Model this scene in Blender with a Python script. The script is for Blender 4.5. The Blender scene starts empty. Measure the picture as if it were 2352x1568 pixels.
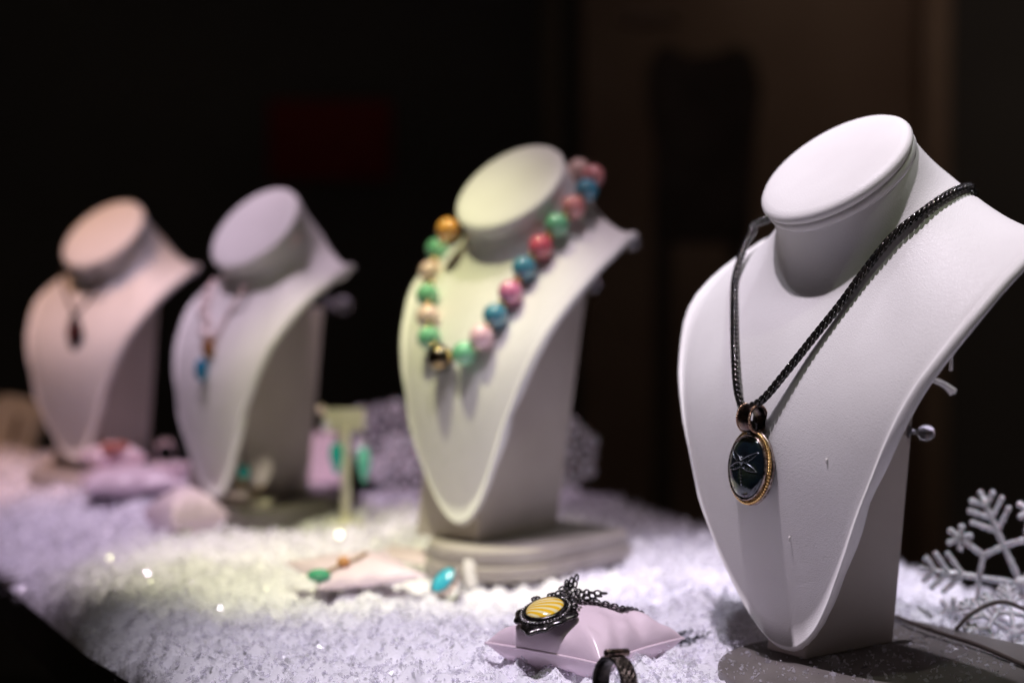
import bpy, math, random
import numpy as np
from mathutils import Vector, Matrix
from mathutils.bvhtree import BVHTree
random.seed(7); rng = np.random.default_rng(7)
sc = bpy.context.scene
COL = sc.collection
R = math.radians

# ------------------------------------------------------------------ camera, world, lamps, exposure
F = 3593.0; CU, CV = 1176.0, 784.0; CZ = 0.222            # a 55 mm lens seen on a 2352 x 1568 sheet
PITCH = math.atan((784 - 650) / F)
cam = bpy.data.cameras.new('camera'); camo = bpy.data.objects.new('camera', cam); COL.objects.link(camo)
camo.location = (0, 0, CZ); camo.rotation_euler = (math.pi / 2 - PITCH, 0, 0)
cam.lens = 36 * F / 2352; cam.sensor_width = 36; cam.clip_start = 0.02; cam.clip_end = 60
cam.dof.use_dof = True; cam.dof.focus_distance = 0.868; cam.dof.aperture_fstop = 2.9
sc.camera = camo
wd = bpy.data.worlds.new('World'); sc.world = wd; wd.use_nodes = True
bgn = wd.node_tree.nodes['Background']; bgn.inputs[0].default_value = (1.0, 0.80, 0.62, 1); bgn.inputs[1].default_value = 0.022
sc.view_settings.view_transform = 'Standard'; sc.view_settings.look = 'None'
sc.view_settings.exposure = 0; sc.view_settings.gamma = 1; sc.view_settings.use_curve_mapping = False
sc.cycles.use_denoising = True
sc.cycles.use_adaptive_sampling = True; sc.cycles.adaptive_threshold = 0.01
sc.cycles.sample_clamp_indirect = 4; sc.cycles.max_bounces = 8; sc.cycles.transparent_max_bounces = 16
sc.cycles.caustics_reflective = False; sc.cycles.caustics_refractive = False
sc.cycles.blur_glossy = 0.5

def spot(name, loc, target, power, color, cone, blend, size):
    l = bpy.data.lights.new(name, 'SPOT'); l.energy = power; l.color = color
    l.spot_size = R(cone); l.spot_blend = blend; l.shadow_soft_size = size
    o = bpy.data.objects.new(name, l); COL.objects.link(o); o.location = loc
    o.rotation_euler = (Vector(target) - Vector(loc)).to_track_quat('-Z', 'Y').to_euler()
spot('key_spot', (-0.055, 0.74, 1.10), (0.15, 0.89, 0.13), 35, (0.98, 0.87, 1.0), 48, 0.85, 0.013)
spot('snow_spot', (-0.10, 0.84, 1.05), (0.010, 0.96, 0.0), 9, (0.92, 0.88, 1.0), 36, 0.9, 0.012)
spot('front_spot', (0.32, 0.60, 1.00), (0.16, 0.90, 0.08), 3.5, (0.90, 1.0, 0.72), 46, 0.8, 0.012)
spot('pool_spot', (-0.24, 1.02, 1.15), (-0.115, 1.225, 0.05), 50, (1.0, 0.99, 0.54), 26, 0.95, 0.010)
spot('pink_spot', (0.10, 1.02, 1.20), (0.065, 1.24, 0.2), 15, (1.0, 0.80, 0.90), 27, 0.85, 0.010)
spot('rose_spot', (-0.45, 1.22, 1.20), (-0.27, 1.44, 0.2), 11, (1.0, 0.79, 0.90), 26, 0.9, 0.010)
spot('amber_spot', (-0.62, 1.42, 0.95), (-0.49, 1.62, 0.25), 17, (1.0, 0.54, 0.31), 34, 0.95, 0.010)
spot('violet_spot', (-0.46, 1.22, 1.2), (-0.42, 1.42, 0.0), 30, (0.97, 0.76, 1.0), 40, 0.95, 0.012)
spot('lilac_fill', (-0.12, 1.42, 1.1), (-0.13, 1.66, 0.03), 24, (1.0, 0.76, 0.92), 30, 0.9, 0.012)  # extra unseen lamp, added to brighten the rear snowflakes
spot('back_spot', (0.36, 0.98, 1.15), (0.34, 1.10, 0.0), 36, (0.93, 0.88, 1.0), 36, 0.95, 0.012)
spot('panel_fill', (1.0, 2.5, 2.1), (1.05, 3.6, 0.9), 8, (1.0, 0.78, 0.6), 66, 1.0, 0.1)  # unseen lamp, added to lift the dim brown panel behind

# ------------------------------------------------------------------ helpers
def ray(u, v):
    a = np.array([(u - CU) / F, 1.0, -(v - CV) / F])
    return np.array([a[0], a[1] * math.cos(PITCH) + a[2] * math.sin(PITCH), -a[1] * math.sin(PITCH) + a[2] * math.cos(PITCH)])
def onz(u, v, z=0.0):
    d = ray(u, v); return np.array([0, 0, CZ]) + d * ((z - CZ) / d[2])
def aty(u, v, y):
    d = ray(u, v); return np.array([0, 0, CZ]) + d * (y / d[1])

def empty(name, loc, label, cat, group=None):
    o = bpy.data.objects.new(name, None); o.empty_display_size = 0.01; COL.objects.link(o); o.location = tuple(loc)
    tag(o, label, cat, group); return o
def tag(o, label=None, cat=None, group=None, kind=None):
    if label: o['label'] = label
    if cat: o['category'] = cat
    if group: o['group'] = group
    if kind: o['kind'] = kind
    return o
def rootloc(p):
    while p.parent: p = p.parent
    return np.array(p.location)

class MB:
    def __init__(s): s.v = []; s.f = []; s.n = 0; s.mi = []; s.sm = []
    def add(s, v, f, m=0, smooth=True):
        v = np.asarray(v, float).reshape(-1, 3); n = s.n
        s.v.append(v); s.f += [tuple(i + n for i in q) for q in f]; s.mi += [m] * len(f); s.sm += [smooth] * len(f); s.n += len(v)
        return s
    def V(s): return np.concatenate(s.v)
    def build(s, name, mats, parent=None, origin=None):
        v = s.V(); me = bpy.data.meshes.new(name)
        if parent is not None: v = v - rootloc(parent)
        elif origin is not None: v = v - np.asarray(origin)
        me.from_pydata([tuple(x) for x in v], [], s.f)
        if not isinstance(mats, (list, tuple)): mats = [mats]
        for m in mats: me.materials.append(m)
        me.polygons.foreach_set('material_index', s.mi); me.polygons.foreach_set('use_smooth', s.sm); me.update()
        o = bpy.data.objects.new(name, me); COL.objects.link(o)
        if parent is not None: o.parent = parent
        elif origin is not None: o.location = tuple(origin)
        return o

def grid_faces(nr, nc, wrapc=False, wrapr=False, flip=False):
    f = []
    for i in range(nr if wrapr else nr - 1):
        for j in range(nc if wrapc else nc - 1):
            a = i * nc + j; b = i * nc + (j + 1) % nc; c = ((i + 1) % nr) * nc + (j + 1) % nc; d = ((i + 1) % nr) * nc + j
            f.append((a, d, c, b) if flip else (a, b, c, d))
    return f
def unit(v): v = np.asarray(v, float); return v / (np.linalg.norm(v, axis=-1, keepdims=True) + 1e-12)
def resample(P, n, closed=False):
    P = np.asarray(P, float)
    if closed: P = np.vstack([P, P[:1]])
    # smooth catmull-rom then even spacing
    Q = []
    m = len(P)
    for i in range(m - 1):
        p0 = P[i - 1] if i > 0 else (P[m - 2] if closed else 2 * P[0] - P[1])
        p3 = P[i + 2] if i + 2 < m else (P[1] if closed else 2 * P[-1] - P[-2])
        p1, p2 = P[i], P[i + 1]
        for t in np.linspace(0, 1, 12, endpoint=False):
            Q.append(0.5 * (2 * p1 + (p2 - p0) * t + (2 * p0 - 5 * p1 + 4 * p2 - p3) * t * t + (-p0 + 3 * p1 - 3 * p2 + p3) * t ** 3))
    Q.append(P[-1]); Q = np.array(Q)
    s = np.concatenate([[0], np.cumsum(np.linalg.norm(np.diff(Q, axis=0), axis=1))])
    t = np.linspace(0, s[-1], n, endpoint=not closed)
    return np.stack([np.interp(t, s, Q[:, k]) for k in range(3)], 1), s[-1]
def frames(P, closed=False, up=None):
    T = unit(np.gradient(P, axis=0)) if not closed else unit(np.roll(P, -1, 0) - np.roll(P, 1, 0))
    if up is not None:
        up = np.asarray(up, float); up = np.broadcast_to(up, P.shape)
        B = unit(np.cross(T, up)); N = np.cross(B, T); return T, N, B
    n = unit(np.cross(T[0], [0.3, 0.2, 1.0])); N = [n]
    for i in range(1, len(P)):
        n = N[-1] - T[i] * np.dot(N[-1], T[i]); N.append(unit(n))
    N = np.array(N); return T, N, np.cross(T, N)
def tube(mb, P, r, seg=8, closed=False, m=0, rn=1.0, up=None):
    P = np.asarray(P, float); n = len(P); T, N, B = frames(P, closed, up)
    r = np.broadcast_to(np.asarray(r, float), (n,))
    a = np.linspace(0, 2 * np.pi, seg, endpoint=False)
    V = P[:, None] + r[:, None, None] * (rn * np.cos(a)[None, :, None] * N[:, None] + np.sin(a)[None, :, None] * B[:, None])
    f = grid_faces(n, seg, True, closed, True)
    if not closed: f += [tuple(range(seg)), tuple(reversed(range((n - 1) * seg, n * seg)))]
    mb.add(V, f, m)
def sphere(mb, c, r, nu=16, nv=10, m=0, M=None):
    a = np.linspace(0, 2 * np.pi, nu, endpoint=False); b = np.linspace(0, np.pi, nv + 1)[1:-1]
    V = [[0, 0, 1]] + [[math.sin(t) * math.cos(p), math.sin(t) * math.sin(p), math.cos(t)] for t in b for p in a] + [[0, 0, -1]]
    V = np.array(V) * np.asarray(r)
    if M is not None: V = V @ np.asarray(M).T
    f = [(0, 1 + i, 1 + (i + 1) % nu) for i in range(nu)]
    for k in range(nv - 2):
        for i in range(nu): f.append((1 + k * nu + i, 1 + (k + 1) * nu + i, 1 + (k + 1) * nu + (i + 1) % nu, 1 + k * nu + (i + 1) % nu))
    e = len(V) - 1; f += [(e, 1 + (nv - 2) * nu + (i + 1) % nu, 1 + (nv - 2) * nu + i) for i in range(nu)]
    mb.add(V + np.asarray(c), f, m)
def lathe(mb, prof, c=(0, 0, 0), ax=None, seg=48, m=0, oval=1.0):
    """prof: list of (radius, height); ax: 3x3 columns (x, y, axis)"""
    A = np.eye(3) if ax is None else np.asarray(ax)
    a = np.linspace(0, 2 * np.pi, seg, endpoint=False)
    V = np.array([[r * math.cos(t) * oval, r * math.sin(t), h] for r, h in prof for t in a]) @ A.T + np.asarray(c)
    mb.add(V, grid_faces(len(prof), seg, True), m)
def box(mb, x, y, z, M=None, c=(0, 0, 0), bev=0.0, m=0):
    """a box with small chamfered edges, ranges x, y, z"""
    import itertools
    x0, x1 = x; y0, y1 = y; z0, z1 = z
    V = np.array([[a, b, d] for a in (x0, x1) for b in (y0, y1) for d in (z0, z1)])
    Fc = [(0, 1, 3, 2), (4, 6, 7, 5), (0, 4, 5, 1), (2, 3, 7, 6), (0, 2, 6, 4), (1, 5, 7, 3)]
    if M is not None: V = V @ np.asarray(M).T
    mb.add(V + np.asarray(c), Fc, m, False)
def bevel(o, w, s=2):
    b = o.modifiers.new('bevel', 'BEVEL'); b.width = w; b.segments = s; b.limit_method = 'ANGLE'; b.angle_limit = R(35)
    for p in o.data.polygons: p.use_smooth = True
    return o
def rotz(a): return np.array([[math.cos(a), -math.sin(a), 0], [math.sin(a), math.cos(a), 0], [0, 0, 1.0]])

# ------------------------------------------------------------------ materials
def mat(name, col, rough=0.5, metal=0.0, spec=0.5, trans=0.0, ior=1.45, coat=0.0, sss=0.0, alpha=1.0, sheen=0.0):
    m = bpy.data.materials.new(name); m.use_nodes = True; b = m.node_tree.nodes['Principled BSDF']
    b.inputs['Base Color'].default_value = (*col, 1); b.inputs['Roughness'].default_value = rough
    b.inputs['Metallic'].default_value = metal; b.inputs['Specular IOR Level'].default_value = spec
    b.inputs['Transmission Weight'].default_value = trans; b.inputs['IOR'].default_value = ior
    b.inputs['Coat Weight'].default_value = coat; b.inputs['Coat Roughness'].default_value = 0.05
    b.inputs['Subsurface Weight'].default_value = sss; b.inputs['Subsurface Radius'].default_value = (0.004, 0.003, 0.003)
    b.inputs['Alpha'].default_value = alpha; b.inputs['Sheen Weight'].default_value = sheen
    return m
def nodes(m): return m.node_tree.nodes, m.node_tree.links, m.node_tree.nodes['Principled BSDF']
def vary(m, c1, c2, scale, detail=3, lo=0.35, hi=0.65, bump=0.0, dist=0.001, bscale=None, kind='noise', rough=None):
    N, L, b = nodes(m)
    tc = N.new('ShaderNodeTexCoord'); nz = N.new('ShaderNodeTexNoise'); nz.inputs['Scale'].default_value = scale; nz.inputs['Detail'].default_value = detail
    L.new(tc.outputs['Object'], nz.inputs['Vector'])
    cr = N.new('ShaderNodeValToRGB'); cr.color_ramp.elements[0].position = lo; cr.color_ramp.elements[1].position = hi
    cr.color_ramp.elements[0].color = (*c1, 1); cr.color_ramp.elements[1].color = (*c2, 1)
    L.new(nz.outputs['Fac'], cr.inputs[0]); L.new(cr.outputs[0], b.inputs['Base Color'])
    if rough:
        mr = N.new('ShaderNodeMapRange'); mr.inputs[3].default_value = rough[0]; mr.inputs[4].default_value = rough[1]
        L.new(nz.outputs['Fac'], mr.inputs[0]); L.new(mr.outputs[0], b.inputs['Roughness'])
    if bump:
        if kind == 'voronoi':
            t = N.new('ShaderNodeTexVoronoi'); t.feature = 'DISTANCE_TO_EDGE'; t.inputs['Scale'].default_value = bscale
            wv = N.new('ShaderNodeTexNoise'); wv.inputs['Scale'].default_value = bscale * 0.5
            mx = N.new('ShaderNodeMixRGB'); mx.inputs[0].default_value = 0.004
            L.new(tc.outputs['Object'], wv.inputs['Vector']); L.new(tc.outputs['Object'], mx.inputs[1]); L.new(wv.outputs['Color'], mx.inputs[2])
            L.new(mx.outputs[0], t.inputs['Vector'])
            src = N.new('ShaderNodeMath'); src.operation = 'POWER'; src.inputs[1].default_value = 0.5
            L.new(t.outputs['Distance'], src.inputs[0]); out = src.outputs[0]
        else:
            t = N.new('ShaderNodeTexNoise'); t.inputs['Scale'].default_value = bscale or scale; t.inputs['Detail'].default_value = 3
            L.new(tc.outputs['Object'], t.inputs['Vector']); out = t.outputs['Fac']
        bp = N.new('ShaderNodeBump'); bp.inputs['Strength'].default_value = bump; bp.inputs['Distance'].default_value = dist
        L.new(out, bp.inputs['Height']); L.new(bp.outputs[0], b.inputs['Normal'])
    return m
leather = vary(mat('white_leatherette', (.7, .68, .68), 0.42, spec=0.4), (.70, .68, .675), (.76, .745, .74), 14, bump=0.26, dist=0.0006, bscale=720, kind='voronoi', rough=(.36, .5))
columnm = vary(mat('shaded_column_leather', (.5, .45, .4), .5), (.50, .44, .39), (.56, .50, .45), 14, bump=.2, dist=.0005, bscale=600)  # bust leather again, darkened and warmed: the columns' shade painted into the colour
satin = vary(mat('white_satin_vinyl', (.72, .66, .72), 0.28, spec=0.5), (.78, .63, .72), (.84, .69, .78), 20, bump=0.2, dist=0.0005, bscale=260)
basevinyl = vary(mat('base_vinyl', (.6, .57, .55), 0.45), (.13, .115, .11), (.18, .16, .155), 25, bump=0.3, dist=0.0005, bscale=500)
palevinyl = vary(mat('pale_vinyl', (.6, .57, .55), 0.45), (.34, .30, .28), (.42, .38, .36), 25, bump=0.3, dist=0.0005, bscale=500)
blacksilver = vary(mat('blackened_silver', (.05, .05, .055), 0.25, metal=1), (.045, .044, .05), (.12, .11, .11), 300, rough=(.16, .36))
copper = vary(mat('aged_copper', (.45, .25, .15), 0.25, metal=1), (.34, .20, .13), (.62, .42, .30), 500, rough=(.15, .4))
gold = vary(mat('gold', (.75, .5, .2), 0.2, metal=1), (.60, .36, .13), (.86, .62, .28), 400, rough=(.14, .3))
silver = vary(mat('silver', (.6, .58, .58), 0.2, metal=1), (.45, .43, .43), (.75, .73, .72), 300, rough=(.1, .3))
clear = mat('clear_plastic', (.95, .93, 1.0), 0.08, trans=0.9, ior=1.45)
whiteplastic = mat('white_plastic', (.75, .72, .7), 0.35)
cordmat = vary(mat('black_braid', (.012, .012, .013), 0.2, metal=.7, coat=0.6), (.012, .012, .014), (.05, .042, .038), 200, rough=(.12, .28))

# ------------------------------------------------------------------ setting: shelf, snow, floor, walls
front_edge = [(-0.98, 2.30), (-0.72, 1.86), (-0.408, 1.24), (-0.271, 0.99), (-0.188, 0.863), (-0.10, 0.72), (-0.03, 0.55)]
back_edge = [(0.70, 0.55), (0.62, 0.95), (0.39, 1.184), (0.314, 1.26), (0.20, 1.50), (0.067, 1.66), (-0.25, 1.74), (-0.60, 1.84), (-0.80, 2.2), (-0.90, 2.35)]
poly = np.array(front_edge + back_edge)
def inside(x, y, P):
    c = np.zeros(x.shape, bool); j = len(P) - 1
    for i in range(len(P)):
        xi, yi = P[i]; xj, yj = P[j]
        c ^= ((yi > y) != (yj > y)) & (x < (xj - xi) * (y - yi) / (yj - yi + 1e-12) + xi); j = i
    return c
def edge_dist(x, y, P):
    d = np.full(x.shape, 9.0)
    for i in range(len(P)):
        a = P[i]; b = P[(i + 1) % len(P)]; ab = b - a
        t = np.clip(((x - a[0]) * ab[0] + (y - a[1]) * ab[1]) / (ab @ ab), 0, 1)
        d = np.minimum(d, np.hypot(x - a[0] - t * ab[0], y - a[1] - t * ab[1]))
    return d
_ph = rng.uniform(0, 6.28, (40, 2)); _k = []
for i in range(40):
    f_ = 12 * 1.09 ** i; an = rng.uniform(0, 6.28); _k.append((f_ * math.cos(an), f_ * math.sin(an), 0.30 / f_ ** 1.0))
def lump(x, y):
    z = 0
    for (kx, ky, a), p in zip(_k, _ph): z = z + a * np.sin(kx * x + ky * y + p[0] + 1.5 * np.sin(ky * 0.5 * x - kx * 0.4 * y + p[1]))
    return z * 0.125
_k2 = [(lambda f_, an: (f_ * math.cos(an), f_ * math.sin(an)))(rng.uniform(130, 700), rng.uniform(0, 6.28)) + (rng.uniform(0, 6.28),) for _ in range(26)]
def crumple(x, y):
    z = 0
    for kx, ky, p in _k2: z = z + .0008 * np.sin(kx * x + ky * y + p + 1.2 * np.sin(.37 * (ky * x - kx * y) + 2 * p))
    return z
def step(t): t = np.clip(t, 0, 1); return t * t * (3 - 2 * t)
flat_spots = []      # (x, y, radius, top): the snow is scooped out under these plinths
def snow_h(x, y):
    z = lump(x, y) + crumple(x, y) - 0.001 + .020 * step((y - 1.34) / .12) * step((-x - .19) / .08)
    d = edge_dist(x, y, poly); z = z - 0.014 * np.exp(-d / 0.018)
    for cx, cy, r, t in flat_spots:
        w_ = np.clip(1.5 - np.hypot(x - cx, y - cy) / r, 0, 1); z = z * (1 - w_) + t * w_
    return z

dark = vary(mat('dark_floor', (.02, .017, .016), 0.6), (.010, .009, .009), (.03, .022, .02), 3)
mb = MB(); mb.add([(-6, -2, -0.85), (6, -2, -0.85), (6, 6, -0.85), (-6, 6, -0.85)], [(0, 1, 2, 3)], 0, False)
tag(mb.build('floor', dark), kind='structure')
wallm = vary(mat('dark_wall', (.03, .028, .028), 0.8), (.12, .115, .12), (.16, .15, .15), 1.5)
mb = MB(); box(mb, (-4, 4), (4.2, 4.3), (-0.85, 3.0)); tag(mb.build('back_wall', wallm), kind='structure')
brownm = vary(mat('brown_panel', (.2, .13, .1), 0.6), (.24, .155, .12), (.33, .23, .18), 2.0, bump=0.2, dist=0.004, bscale=6)
shelfm = vary(mat('dark_wood', (.02, .014, .012), 0.45), (.012, .009, .008), (.035, .024, .02), 30)
# shelf board under the snow
n = len(poly); mb = MB(); V = [(x, y, -0.016) for x, y in poly] + [(x, y, -0.05) for x, y in poly]
mb.add(V, [tuple(reversed(range(n)))[::-1], tuple(range(2 * n - 1, n - 1, -1))] + [(i, (i + 1) % n, n + (i + 1) % n, n + i) for i in range(n)], 0, False)
tag(mb.build('display_shelf', shelfm, origin=(0, 1.3, -0.05)), 'dark wooden window shelf that carries the artificial snow and jewellery stands', 'shelf')

# ------------------------------------------------------------------ busts
NA, NR = 144, 34
def ring_pt(psi, r, yc, zc, phi): return np.array([r * math.sin(psi), yc - r * math.cos(psi) * math.cos(phi), zc - r * math.cos(psi) * math.sin(phi)])
PROFILE = {   # angle round the neck: points below the neck ring down to the rim (x, y, z)
    0: [(0, .0205, .222), (0, .019, .200), (0, .000, .166), (0, -.0175, .09), (0, 0, 0)],
    15: [(.012, .0215, .223), (.014, .0195, .200), (.020, .001, .164), (.022, -.016, .085), (.0125, -.0003, .0030)],
    30: [(.0240, .0240, .227), (.028, .0215, .203), (.038, .002, .163), (.044, -.013, .095), (.028, -.002, .0165)],
    55: [(.0395, .034, .236), (.047, .030, .211), (.062, .013, .178), (.070, -.004, .125), (.0585, -.009, .070)],
    75: [(.0470, .042, .246), (.058, .039, .224), (.077, .026, .199), (.090, .010, .168), (.0875, -.002, .141)],
    90: [(.051, .050, .254), (.064, .052, .238), (.085, .047, .221), (.101, .039, .208), (.111, .030, .196)],
    105: [(.050, .061, .262), (.062, .067, .250), (.079, .075, .241), (.095, .081, .236), (.110, .084, .233)],
    125: [(.044, .077, .272), (.054, .086, .260), (.068, .094, .250), (.082, .098, .240), (.095, .100, .230)],
    150: [(.027, .092, .281), (.034, .101, .269), (.042, .106, .255), (.050, .109, .240), (.056, .110, .222)],
    180: [(0, .098, .284), (0, .107, .272), (0, .112, .257), (0, .114, .240), (0, .115, .220)]}
def bust(tipw, rot, phi, H, yd, wf, label, stand, base, wob=1.0, group='white leatherette necklace busts', R0=0.048):
    """tipw: world point of the rim's lowest tip; H, yd: height and setback of the cap's centre above it"""
    tipw = np.array(tipw); f = np.array([-math.sin(rot), -math.cos(rot), 0]); t = np.array([math.cos(rot), -math.sin(rot), 0])
    M = np.stack([t, -f, [0, 0, 1]], 1)
    W = lambda p: np.asarray(p) @ M.T + tipw
    nrm = np.array([0, -math.sin(phi), math.cos(phi)])
    C = np.array([0, yd, H]); Cn = C - 0.0125 * nrm
    kz = H / .2756; ky = yd - .038
    ctl = []; keys = sorted(PROFILE); angs = [k for k in keys] + [-k for k in keys[-2:0:-1]]
    for k in angs:
        p = [ring_pt(R(k), R0 - .0020, Cn[1], Cn[2], phi)]
        for i, (x, y, z) in enumerate(PROFILE[abs(k)]):
            zz = z * kz; q = np.array([x * (1 + (wf - 1) * (.25, .7, .95, 1, 1)[i]), y + ky * (z / .2756), zz]); q[0] *= 1 if k >= 0 else -1
            if i == 0:   # keep the point below the neck ring on the neck's own axis
                q0 = ring_pt(R(k), R0 + .0004, Cn[1], Cn[2], phi) + np.array([0, .004, -.0165]); q = q * 0.8 + q0 * 0.2
            p.append(q)
        ctl.append(p)
    ctl = np.array(ctl)                                   # (K, 6, 3)
    ka = np.array([k if k >= 0 else 360 + k for k in angs], float)
    def cr(P, tk, T, periodic):
        out = []; n = len(P)
        for x in T:
            if periodic:
                i = int(np.searchsorted(tk, x, side='right') - 1) % n
                t0, t1 = tk[i], tk[(i + 1) % n] + (360 if i == n - 1 else 0)
                tm, tp = tk[i - 1] - (360 if i == 0 else 0), tk[(i + 2) % n] + (360 if i + 2 >= n else 0)
                p0, p1, p2, p3 = P[i - 1], P[i], P[(i + 1) % n], P[(i + 2) % n]
            else:
                i = min(int(np.searchsorted(tk, x, side='right') - 1), n - 2); t0, t1 = tk[i], tk[i + 1]
                p1, p2 = P[i], P[i + 1]
                p0 = P[i - 1] if i > 0 else 2 * p1 - p2; p3 = P[i + 2] if i + 2 < n else 2 * p2 - p1
                tm = tk[i - 1] if i > 0 else 2 * t0 - t1; tp = tk[i + 2] if i + 2 < n else 2 * t1 - t0
            h = t1 - t0; s = (x - t0) / h
            m1 = ((p2 - p1) / h * (t0 - tm) + (p1 - p0) / (t0 - tm) * h) / (t1 - tm) * h
            m2 = ((p3 - p2) / (tp - t1) * h + (p2 - p1) / h * (tp - t1)) / (tp - t0) * h
            out.append((2 * s ** 3 - 3 * s ** 2 + 1) * p1 + (s ** 3 - 2 * s ** 2 + s) * m1 + (-2 * s ** 3 + 3 * s ** 2) * p2 + (s ** 3 - s ** 2) * m2)
        return np.array(out)
    # even spacing round the rim: denser where the rim is long
    wts = np.interp(np.linspace(0, 360, 721), [0, 30, 110, 140, 220, 250, 330, 360], [2.2, 1, .8, .6, .6, .8, 1, 2.2]); cw = np.cumsum(wts); cw = (cw - cw[0]) / (cw[-1] - cw[0])
    AA = np.interp(np.linspace(0, 1, NA, endpoint=False), cw, np.linspace(0, 360, 721))
    G = cr(ctl, ka, AA, True)                             # (NA, 6, 3)
    rows = cr(np.swapaxes(G, 0, 1), np.array([0, .8, 2, 3.4, 4.8, 6.0]), np.linspace(0, 6, NR), False)   # (NR, NA, 3)
    for _ in range(3):                                    # relax the inner rows
        av = (np.roll(rows, 1, 1) + np.roll(rows, -1, 1)) / 2; vv = rows.copy(); vv[1:-1] = (rows[2:] + rows[:-2]) / 2
        rows[2:-1] = 0.4 * rows[2:-1] + 0.3 * av[2:-1] + 0.3 * vv[2:-1]
    # below the collarbone the shield is one even cylindrical curve between its two rims
    zq = rows[..., 2] / kz
    Yc = np.interp(zq, [0, .0425, .085, .12, .15, .18, .2, .222], [0, -.0085, -.016, -.0165, -.010, .004, .017, .020])
    Ye = np.interp(zq, [0, .0165, .0425, .07, .08, .123, .141, .1585, .193], [0, -.002, -.006, -.009, -.0095, -.006, -.002, .0035, .024])
    We = np.interp(zq, [0, .003, .0165, .0425, .07, .123, .141, .1585, .193], [.004, .0125, .028, .0445, .0585, .0795, .0875, .0943, .1125]) * wf
    Yf = Yc + (Ye - Yc) * np.clip(np.abs(rows[..., 0]) / We, 0, 1) ** 2 + ky * zq / .2756
    wgt = np.clip((.195 - zq) / .07, 0, 1); wgt = wgt * wgt * (3 - 2 * wgt)
    front = (np.minimum(AA, 360 - AA) < 100)[None, :] * (np.arange(NR) > 3)[:, None]
    rows[..., 1] = np.where(front, rows[..., 1] * (1 - wgt) + Yf * wgt, rows[..., 1])
    for _ in range(14):
        av = (np.roll(rows, 1, 1) + np.roll(rows, -1, 1)) / 2; vv = rows.copy(); vv[1:-1] = (rows[2:] + rows[:-2]) / 2
        rows[2:-1] = 0.5 * rows[2:-1] + 0.25 * av[2:-1] + 0.25 * vv[2:-1]
    dr = np.gradient(rows, axis=0); dc = (np.roll(rows, -1, 1) - np.roll(rows, 1, 1)) / 2
    nn = unit(np.cross(dr, dc)); out = unit(rows[-1] - rows[-2])
    if (nn[NR // 2, 0] @ np.array([0, -1, 0])) < 0: nn = -nn
    TH = 0.0068
    rim = []; e = rows[-1]; en = nn[-1]
    for i, a in enumerate(np.linspace(-np.pi / 2, np.pi / 2, 7)):
        wobble = 1 + 0.10 * wob * np.sin(np.arange(NA) * 1.9 + i) * (i > 2)
        rim.append(e - en * (TH / 2 + TH / 2 * math.sin(a)) + out * (TH * 0.62 * math.cos(a) * wobble)[:, None])
    rim[0] = e + en * 0.0
    inner = rows[::-1] - nn[::-1] * TH
    allr = np.concatenate([rows, np.array(rim), inner[:-3]])
    V = W(allr.reshape(-1, 3)); nr = len(allr)
    mb = MB(); mb.add(V, grid_faces(nr, NA, True, False, True))
    root = empty('necklace_bust', tipw * [1, 1, 0] + [0, 0, base], label, 'necklace bust', group)
    sh = mb.build('bust_shell', leather, root)
    bvh = BVHTree.FromPolygons([tuple(v) for v in V], mb.f)
    # cap: two padded discs on the sloping neck
    ax = M @ np.stack([[1, 0, 0], np.cross(nrm, [1, 0, 0]), nrm], 1)
    r = R0
    prof = [(0.0001, .0018), (r * .35, .0018), (r * .7, .0013), (r * .88, .0006), (r * .955, -.0003), (r * .99, -.0019), (r, -.0035), (r * .992, -.0052), (r * .965, -.0066), (r * .93, -.0072), (r * .90, -.0074)]
    mb = MB(); lathe(mb, prof, W(C), ax, 96); mb.build('neck_cap', leather, root)
    prof = [(r * .92, -.0068), (r * .955, -.0069), (r * .978, -.0080), (r * .985, -.0096), (r * .975, -.0112), (r * .945, -.0122), (r * .90, -.0126)]
    mb = MB(); lathe(mb, prof, W(C), ax, 96); mb.build('cap_piping', leather, root)
    # column
    x0, x1, y0, yb, yt, zt = stand; zb = base - tipw[2]
    yf = y0 + .020
    V = W([(x0, y0, zb), (x1, y0, zb), (x1, yb, zb), (x0, yb, zb), (x0 * .8, yf, zt), (x1, yf, zt), (x1, yt, zt), (x0 * .8, yt, zt)])
    mb = MB(); mb.add(V, [(3, 2, 1, 0), (4, 5, 6, 7), (0, 1, 5, 4), (1, 2, 6, 5), (2, 3, 7, 6), (3, 0, 4, 7)], 0, False)
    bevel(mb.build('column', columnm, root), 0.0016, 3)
    return dict(root=root, W=W, M=M, bvh=bvh, tip=tipw, f=f, t=t, C=C, nrm=nrm)
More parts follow.
